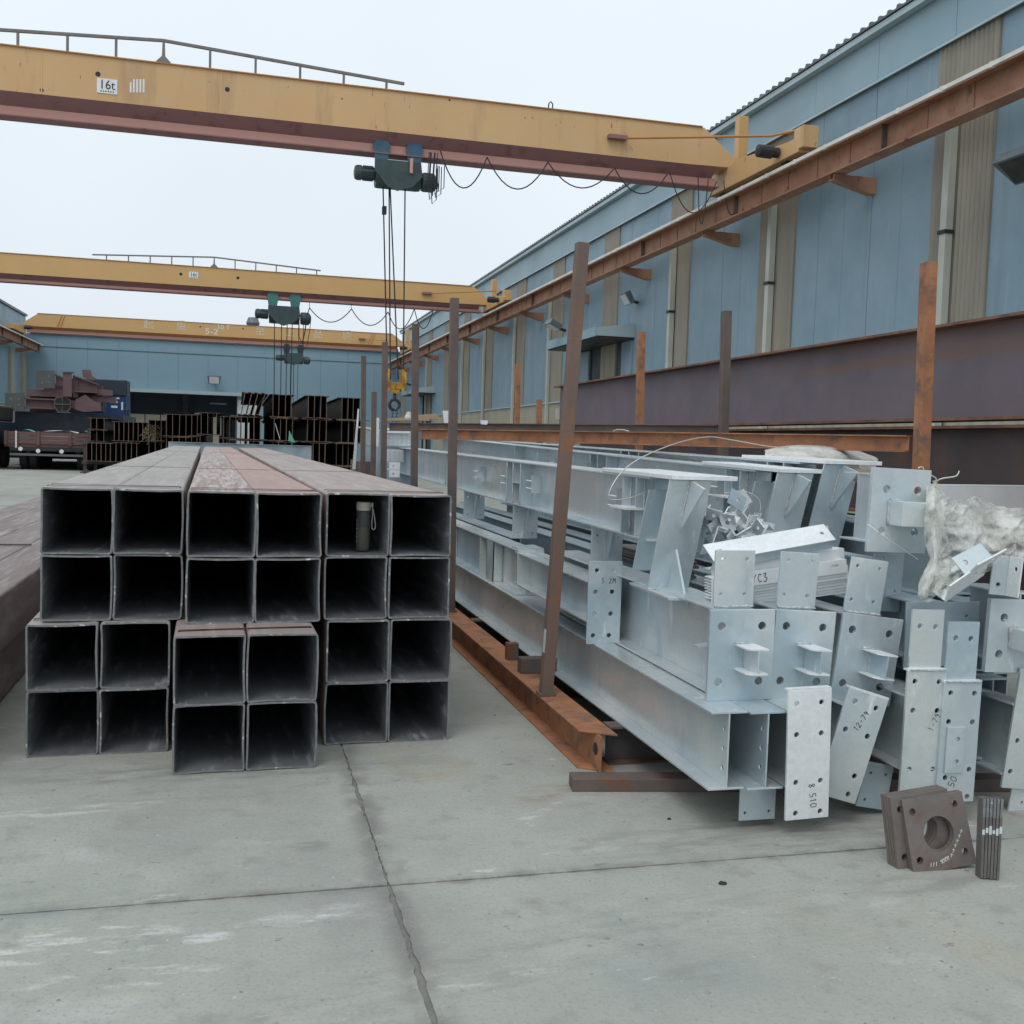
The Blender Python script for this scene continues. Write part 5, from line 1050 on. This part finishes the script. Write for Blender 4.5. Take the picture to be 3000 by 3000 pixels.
# straw tuft
p = onY(443, 1272, 39.6); m_ = MB(); rn = random.Random(6)
for k in range(160):
    a = Vector((rn.gauss(0,.12), rn.gauss(0,.06), rn.gauss(0,.14))); d_ = Vector((rn.uniform(-1,1), rn.uniform(-1,.3), rn.uniform(-1,1))).normalized()*rn.uniform(.12,.3); m_.bar(a, a+d_, .012, .006)
tag(m_.build('straw_tuft', M['straw'], None, 0, (p.x, 39.75, p.z)), 'tuft of dry straw stuck between the left far beams', 'straw')
a = onY(806, 1240, 30.8); b = onY(820, 1287, 30.8); o = MB().bar(a, b, .09, .012).build('white_strip', M['white']); tag(o, 'white strip leaning on the far beam stack, second bundle', 'strip')
p = onY(845, 1276, 30.75); o = MB().prism([(0,-.15),(.20,-.2),(.02,.15)], frame_xz(), 0, .02).build('green_scrap', M['green'], None, 0, p); tag(o, 'dull green scrap between far beam webs', 'scrap')
# grey galvanised beam lying crosswise behind the tube stack
zt_ = onY(700, 1300, 26.6).z
t = thing('galvanised_beam', 'grey galvanised beam lying crosswise behind the far end of the tube stack', 'steel beam', (1.78, 26.6, zt_-.38), (0,0,R(90)), 'galvanised beams in the stack')
ibeam(t, 3.4, .38, .15, .008, .010, GD)
for x in (-1.2, 1.2): o = MB().box(x-.1, x+.1, 26.5, 26.7, 0, zt_-.381).build('trestle_leg', M['rust_dark']); tag(o, 'rusty trestle under the crosswise grey beam, %s end' % ('left' if x < 0 else 'right'), 'trestle')
# ------------------------------------------------------------ pale galvanised pieces behind the far posts
def slab_px(name, lab, cat, px, Y, th, mt, group=None):
    q = [onY(x, y, Y) for x, y in px]; c = q[0]
    o = MB().prism([(v.x-c.x, v.z-c.z) for v in q], frame_xz(), 0, th).build(name, mt, None, 0, (c.x, Y, c.z)); return tag(o, lab, cat, group)
slab_px('pale_strip', 'tall pale galvanised strip leaning left of the far left post', 'strip', ((1049,1198),(1052,1198),(1042,1375),(1033,1375)), 14.6, .05, M['galv_bright'])
slab_px('pale_strip', 'white upright strip just right of the far left post', 'strip', ((1062,1198),(1066,1198),(1068,1250),(1061,1250)), 14.2, .05, M['white'])
gf = thing('galvanised_box', 'pale galvanised box section behind the far posts', 'steel box', onY(1058, 1350, 14.3))
c = onY(1058, 1350, 14.3)
for k, px in enumerate((((1060,1252),(1112,1262),(1112,1312),(1056,1298)), ((1055,1300),(1112,1316),(1112,1350),(1054,1345)))):
    q = [onY(x, y, 14.3) for x, y in px]; MB().prism([(v.x-c.x, v.z-c.z) for v in q], frame_xz(), 0, .03).build('side_sheet', (G_, GD)[k], gf)
q = [onY(x, y, 14.2) for x, y in ((1060,1249),(1112,1258),(1112,1263),(1060,1253))]; MB().prism([(v.x-c.x, v.z-c.z) for v in q], frame_xz(), -.12, .3).build('rim', GB, gf)
MB().box(-.02, .35, 0, 1.2, -(c.z), -.01).build('support', M['rust_dark'], gf)
slab_px('pale_plate', 'pale galvanised plate standing right of the short far post', 'plate', ((1104,1224),(1111,1224),(1108,1310),(1100,1310)), 13.2, .02, GB)
def checker(lab, px, Y):
    q = [onY(x, y, Y) for x, y in px]; c = q[3]; w_ = q[1].x-q[0].x; h_ = q[0].z-q[3].z
    t = thing('checker_plate', lab, 'tread plate', c, group='galvanised tread plates'); MB().box(0, w_, 0, .012, 0, h_).build('sheet', G_, t)
    nx = max(4, int(w_/.045)); nz_ = max(3, int(h_/.035))
    m_ = MB()
    for i in range(nx):
        for j in range(nz_): m_.obox(((i+.5)*w_/nx, -.003, (j+.5)*h_/nz_), (.030,.006,.009), Matrix.Rotation(R(45 if (i+j) % 2 else -45), 3, 'Y'))
    m_.build('tread_ribs', GB, t)['kind'] = 'stuff'
checker('pale tread plate below the white edge between far posts', ((1125,1268),(1203,1270),(1203,1308),(1125,1305)), 12.3)
checker('lower tread plate with raised ribs between far posts', ((1130,1316),(1183,1317),(1183,1353),(1130,1352)), 12.1)
slab_px('white_edge_trim', 'white steel edge on top of the upper tread plate', 'trim', ((1124,1254),(1203,1256),(1202,1270),(1124,1268)), 12.25, .10, M['white'])
bx = thing('tread_support', 'galvanised box under the tread plates between far posts', 'steel box', (onY(1125,1355,12.5).x, 12.35, 0)); w_ = onY(1203,1300,12.4).x-onY(1125,1300,12.4).x
MB().box(0, w_, 0, 1.0, .45, 1.18).build('body', GD, bx); MB().box(0, w_, .05, .9, 0, .4495).build('base', M['rust_dark'], bx); MB().box(0, w_, .06, .9, 1.1805, 1.40).build('upper_body', GD, bx)
br = thing('channel_bracket', 'galvanised channel bracket with two holes left of the nearest straight post', 'bracket', onY(1140,1398,9.9))
for z0 in (0, .075): MB().prism(rect(0,.10,z0,z0+.068), frame_xz(), 0, .008, [circ(.04,z0+.034,.010)]).build('holed_plate', GB, br)
MB().box(0,.10,.0085,.20,.069,.074).build('shelf', GB, br)
# odds and ends on top of the far stack
t = thing('cardboard_sheet', 'brown cardboard sheets lying above the dark rail near the far door', 'cardboard', onY(1120,1232,13.5)); MB().prism([(0,0),(.62,.02),(.58,.09),(.1,.03)], frame_xz(), 0, .5).build('sheet', M['card'], t); MB().prism([(.45,.03),(.78,.05),(.72,.12),(.47,.09)], frame_xz(), .1, .45).build('flap', M['card'], t)
slab_px('white_frame', 'white open frame on the far stack right of the far door', 'bracket', ((1297,1203),(1320,1204),(1317,1240),(1302,1240)), 10.8, .02, M['white'])  # an open white frame, drawn as a solid plate
slab_px('white_cup', 'small white bracket on the rail left of the purple beam end', 'bracket', ((1409,1231),(1430,1232),(1427,1244),(1412,1243)), 9.2, .05, M['white'])
m_ = MB().lathe([(.01,0),(.05,.01),(.055,.05),(.03,.09),(.035,.10),(.01,.11)], 7, (0,0,0)); o = m_.build('white_lump', M['paper'], None, 0, onY(1197,1232,13.3), smooth=True); tag(o, 'white crumpled lump on the cardboard near the hook', 'packaging')
# ============================================================ TRUCKS AT THE FAR LEFT
def wheel(t, x, y, r_=.5, w_=.28):
    ty = MB().lathe([(.28,-w_/2),(r_-.05,-w_/2),(r_,-w_/2+.05),(r_,w_/2-.05),(r_-.05,w_/2),(.28,w_/2)], 22, (x, y, r_), 'x').build('wheel', M['tyre'], t); MB().lathe([(.05,-w_/2+.03),(.27,-w_/2+.05),(.27,w_/2-.05),(.05,w_/2-.03)], 14, (x, y, r_), 'x').build('rim', M['darksteel'], ty)
rt = thing('flatbed_trailer', 'red dropside trailer seen from behind, with white tail lights', 'trailer', (-6.75, 41.8, 0))
for k, zz in enumerate((.96, 1.11, 1.26)): MB().box(-1.5, 1.75, 0, .05, zz, zz+.135).build('tail_plank', M['truckred'], rt)
for x in (-1.45, -.35, .75, 1.7): MB().box(x-.05, x+.05, -.06, -.001, .92, 1.42).build('tail_post', M['truckred'], rt)
MB().box(-1.12, -1.06, -.09, -.062, .80, 1.42).build('latch_bar', M['paper'], rt)
MB().box(-1.5, 1.75, .051, 9, .84, .95).build('bed', M['truckred'], rt)
for s_ in (-1.5, 1.70): MB().box(s_, s_+.05, .051, 9, .951, 1.40).build('side_board', M['truckred'], rt)
MB().box(-1.3, 1.6, -.02, .10, .70, .835).build('rear_beam', M['black'], rt); MB().box(-1.3, 1.65, -.10, -.03, .52, .60).build('bumper', M['plategrey'], rt)
for x in (-.7, 1.0): MB().box(x-.07, x+.07, .11, 9, .60, .835).build('chassis_rail', M['black'], rt)
for x in (-.95, -.35, .45, 1.35): MB().lathe([(.01,-.03),(.075,-.03),(.08,0),(.01,0)], 12, (x, -.022, .76 if abs(x) > .9 else .70), 'y').build('tail_light', M['white'], rt)
for yy in (.9, 2.2, 3.5):
    for x in (-.95, -.62, 1.05, 1.38): wheel(rt, x, yy)
for px, lab, mt in ((82, 'green crumpled sheet on the left of the red trailer', 'green'), (250, 'bright green sheet on the right of the red trailer', 'green'), (180, 'white bundled cover lying along the red trailer', 'paper')):
    a = onY(px, 1268, 42.3); m_ = MB(); w_ = .35 if px != 180 else 1.1; n = 9; vs = []
    for j in range(5):
        for i in range(n): vs.append(((i/(n-1)-.5)*2*w_, j*.15, .02+max(0, .20*(1-abs(i/(n-1)*2-1)**2)+.05*noise.noise(Vector((i*.9, j*.8, px))))))
    m_.add(vs, [(j*n+i, j*n+i+1, (j+1)*n+i+1, (j+1)*n+i) for j in range(4) for i in range(n-1)]); m_.box(-w_*.9, w_*.9, .05, .55, -.30, .01)
    tag(m_.build('load_cover', M[mt], None, 0, (a.x, 42.0, 1.255), smooth=False), lab, 'cover')
dv = thing('parked_truck', 'dark truck rear cut off by the left edge of the photo', 'truck', (-9.6, 41.0, 0))
MB().box(-1.2, 1.12, 0, 4, .9, 1.75).build('body', M['cabdark'], dv, bevel=.04); MB().box(-1.15, 1.05, .3, 4, 1.75, 2.35).build('cab', M['black'], dv, bevel=.08); MB().box(-1.1,1.05,-.06,0,.55,.8).build('bumper', M['black'], dv); MB().lathe([(.01,-.03),(.07,-.03),(.07,0),(.01,0)], 12, (1.0,-.061,.72), 'y').build('tail_light', M['white'], dv)
for x in (-.9, .9):
    for yy in (.8, 3.0): wheel(dv, x, yy, .48)
lo = thing('low_loader', 'dark low loader trailer carrying red brown steel assemblies', 'trailer', (-6.6, 47, 0))
MB().box(-2.6, 2.0, 0, 8, 1.35, 1.72).build('deck', M['cabdark'], lo); 
for x in (-2.2, -1.0, .3, 1.5): MB().box(x-.12, x+.12, .05, 7.8, .6, 1.345).build('support_leg', M['black'], lo)
MB().box(-2.5, 1.9, .2, 7.8, .45, .595).build('chassis', M['black'], lo)
for yy in (1, 2.4, 5):
    for x in (-1.9, 1.4): wheel(lo, x, yy, .48)
MB().box(-2.3, 1.9, .1, 6, 1.7205, 2.22).build('bolster', M['cabdark'], lo)
for k, x in enumerate(np.linspace(-2.5, 1.7, 9)): MB().box(x-.09, x+.09, -.12, -.02, .3, 1.34).build('side_stake', M['cabdark'] if k % 2 else M['plategrey'], lo)
MB().box(-2.6, 2.0, -.01, .04, .3, 1.33).build('side_skirt', M['black'], lo)
def q47(x, y, Y=47): return onY(x, y, Y)
def asm(lab, parts):
    c = q47(*parts[0][1][0]); t = thing('steel_assembly', lab, 'steel assembly', c, group='primed assemblies on the low loader')
    for nm, px, y0, th, mt, holes in parts:
        pts = [(q47(x, y).x-c.x, q47(x, y).z-c.z) for x, y in px]; hs = [circ(q47(x, y).x-c.x, q47(x, y).z-c.z, .055, 10) for x, y in holes]
        MB().prism(pts, frame_xz(), y0, y0+th, hs).build(nm, mt, t)
A_ = M['assembly']; PG = M['plategrey']
asm('grey square plate with bolt holes on the left of the load', [('end_plate', ((24,1153),(80,1153),(80,1206),(24,1206)), -.6, .04, PG, ((40,1169),(63,1169),(40,1188),(63,1188))), ('web', ((80,1170),(165,1174),(165,1196),(80,1192)), -.3, .03, A_, ()), ('flange', ((78,1166),(165,1170),(165,1174),(78,1170)), -.5, .4, A_, ()), ('flange', ((78,1192),(165,1196),(165,1200),(78,1197)), -.5, .4, A_, ())])
asm('dark primed beams packed at the core of the load', [('web', ((80,1148),(296,1150),(296,1207),(80,1205)), .5, 1.2, M['assembly_dark'], ()), ('flange', ((120,1120),(290,1125),(290,1150),(120,1148)), .6, 1.0, M['assembly_dark'], ()), ('flange', ((74,1145),(300,1148),(300,1151),(74,1148)), .3, 1.5, A_, ())])
asm('octagonal open joint in the middle of the load', [('ring', ((172,1163),(198,1161),(214,1174),(214,1196),(206,1209),(176,1209),(165,1195),(165,1172)), -.55, .06, A_, ()), ('ring_void', ((174,1167),(197,1165),(210,1176),(210,1195),(203,1204),(178,1204),(169,1193),(169,1174)), -.57, .015, M['black'], ()), ('rib', ((188,1163),(190,1163),(190,1208),(188,1208)), -.60, .03, PG, ()), ('rib', ((166,1184),(214,1184),(214,1187),(166,1187)), -.605, .03, PG, ())])
asm('grey upper plate with bolt holes at the top left of the load', [('end_plate', ((112,1087),(166,1088),(167,1139),(112,1140)), -.5, .04, PG, ((149,1104),(129,1122),(149,1122))), ('web', ((167,1100),(192,1112),(192,1134),(167,1128)), -.3, .03, A_, ()), ('flange', ((165,1096),(194,1108),(194,1113),(165,1101)), -.4, .3, PG, ()), ('lower_beam', ((80,1142),(190,1142),(190,1164),(80,1160)), -.2, .3, A_, ())])
asm('red brown column piece standing in the middle of the load', [('flange', ((192,1094),(218,1094),(218,1165),(192,1162)), -.7, .04, A_, ()), ('web', ((218,1100),(232,1104),(232,1165),(218,1165)), -.4, .03, A_, ()), ('cap', ((191,1092),(222,1092),(222,1095),(191,1095)), -.75, .4, PG, ())])
asm('red brown beam sloping down to the right on the load', [('web', ((230,1105),(288,1128),(288,1150),(228,1148)), -.35, .04, A_, ()), ('flange', ((226,1102),(292,1127),(292,1130),(226,1106)), -.6, .5, A_, ()), ('flange', ((226,1147),(290,1150),(290,1153),(226,1150)), -.6, .5, A_, ()), ('gusset', ((238,1082),(264,1083),(268,1100),(282,1110),(270,1114),(240,1104)), .2, .04, A_, ())])
asm('red brown angled gusset pieces at the lower right of the load', [('plate', ((226,1172),(256,1158),(284,1178),(300,1180),(302,1204),(250,1208),(226,1200)), -.55, .04, A_, ()), ('beam', ((283,1140),(331,1144),(331,1160),(283,1158)), -.3, .25, A_, ()), ('lower_beam', ((270,1160),(340,1164),(340,1180),(270,1178)), -.1, .3, A_, ()), ('web', ((214,1174),(232,1176),(232,1200),(214,1196)), -.4, .04, A_, ())])
cb = thing('truck_cab', 'blue truck cab with white stripes beside the far opening', 'truck', (-6.0, 50.5, 0))
MB().prism([(0,1.0),(2.2,1.0),(2.2,2.3),(1.9,3.55),(1.5,3.72),(0,3.72)], frame_yz(), -1.25, 1.08).build('cab_body', M['cabblue'], cb, bevel=.05)
MB().prism([(-.05,3.12),(1.5,3.12),(1.5,3.85),(-.02,3.85)], frame_yz(), -1.27, 1.12).build('wind_deflector', M['cabdark'], cb, bevel=.04)
MB().box(-1.2, 1.0, -.3, 7, .75, .98).build('chassis', M['black'], cb)
for k, (x0, x1, z0, z1) in enumerate(((.35,.80,2.98,3.05),(.35,.72,2.80,2.90),(.45,.72,2.58,2.68),(.88,.96,2.5,2.85),(-.8,.3,3.02,3.07))): MB().box(x0, x1, -.012, -.001, z0, z1).build('white_stripe', M['white'], cb)
m_ = MB().box(1.12,1.22,-.1,.02,2.0,2.5); m_.tube([(1.05,0,2.6),(1.2,-.03,2.55),(1.18,-.03,2.4)], .02, 6); m_.build('mirror', M['cabdark'], cb); MB().box(.9,1.14,-.05,.3,1.0,2.2).build('side_tank', M['cabdark'], cb, bevel=.04)
for x in (-.95, .8):
    for yy in (1.4, 4.8): wheel(cb, x, yy, .5)
p = onY(590, 1195, 55); t = thing('roll_cage', 'dark small vehicle frame in front of the far opening', 'vehicle', (p.x, 55, 0))
MB().box(-.35,.55,0,1.6,.5,1.9).build('body', M['black'], t, bevel=.05); MB().tube([(-.35,0,1.9),(-.3,0,2.55),(.5,0,2.5)], .04, 6).build('roof_bar', M['lampgrey'], t)
for x in (-.35,.45): wheel(t, x, .4, .35, .2)
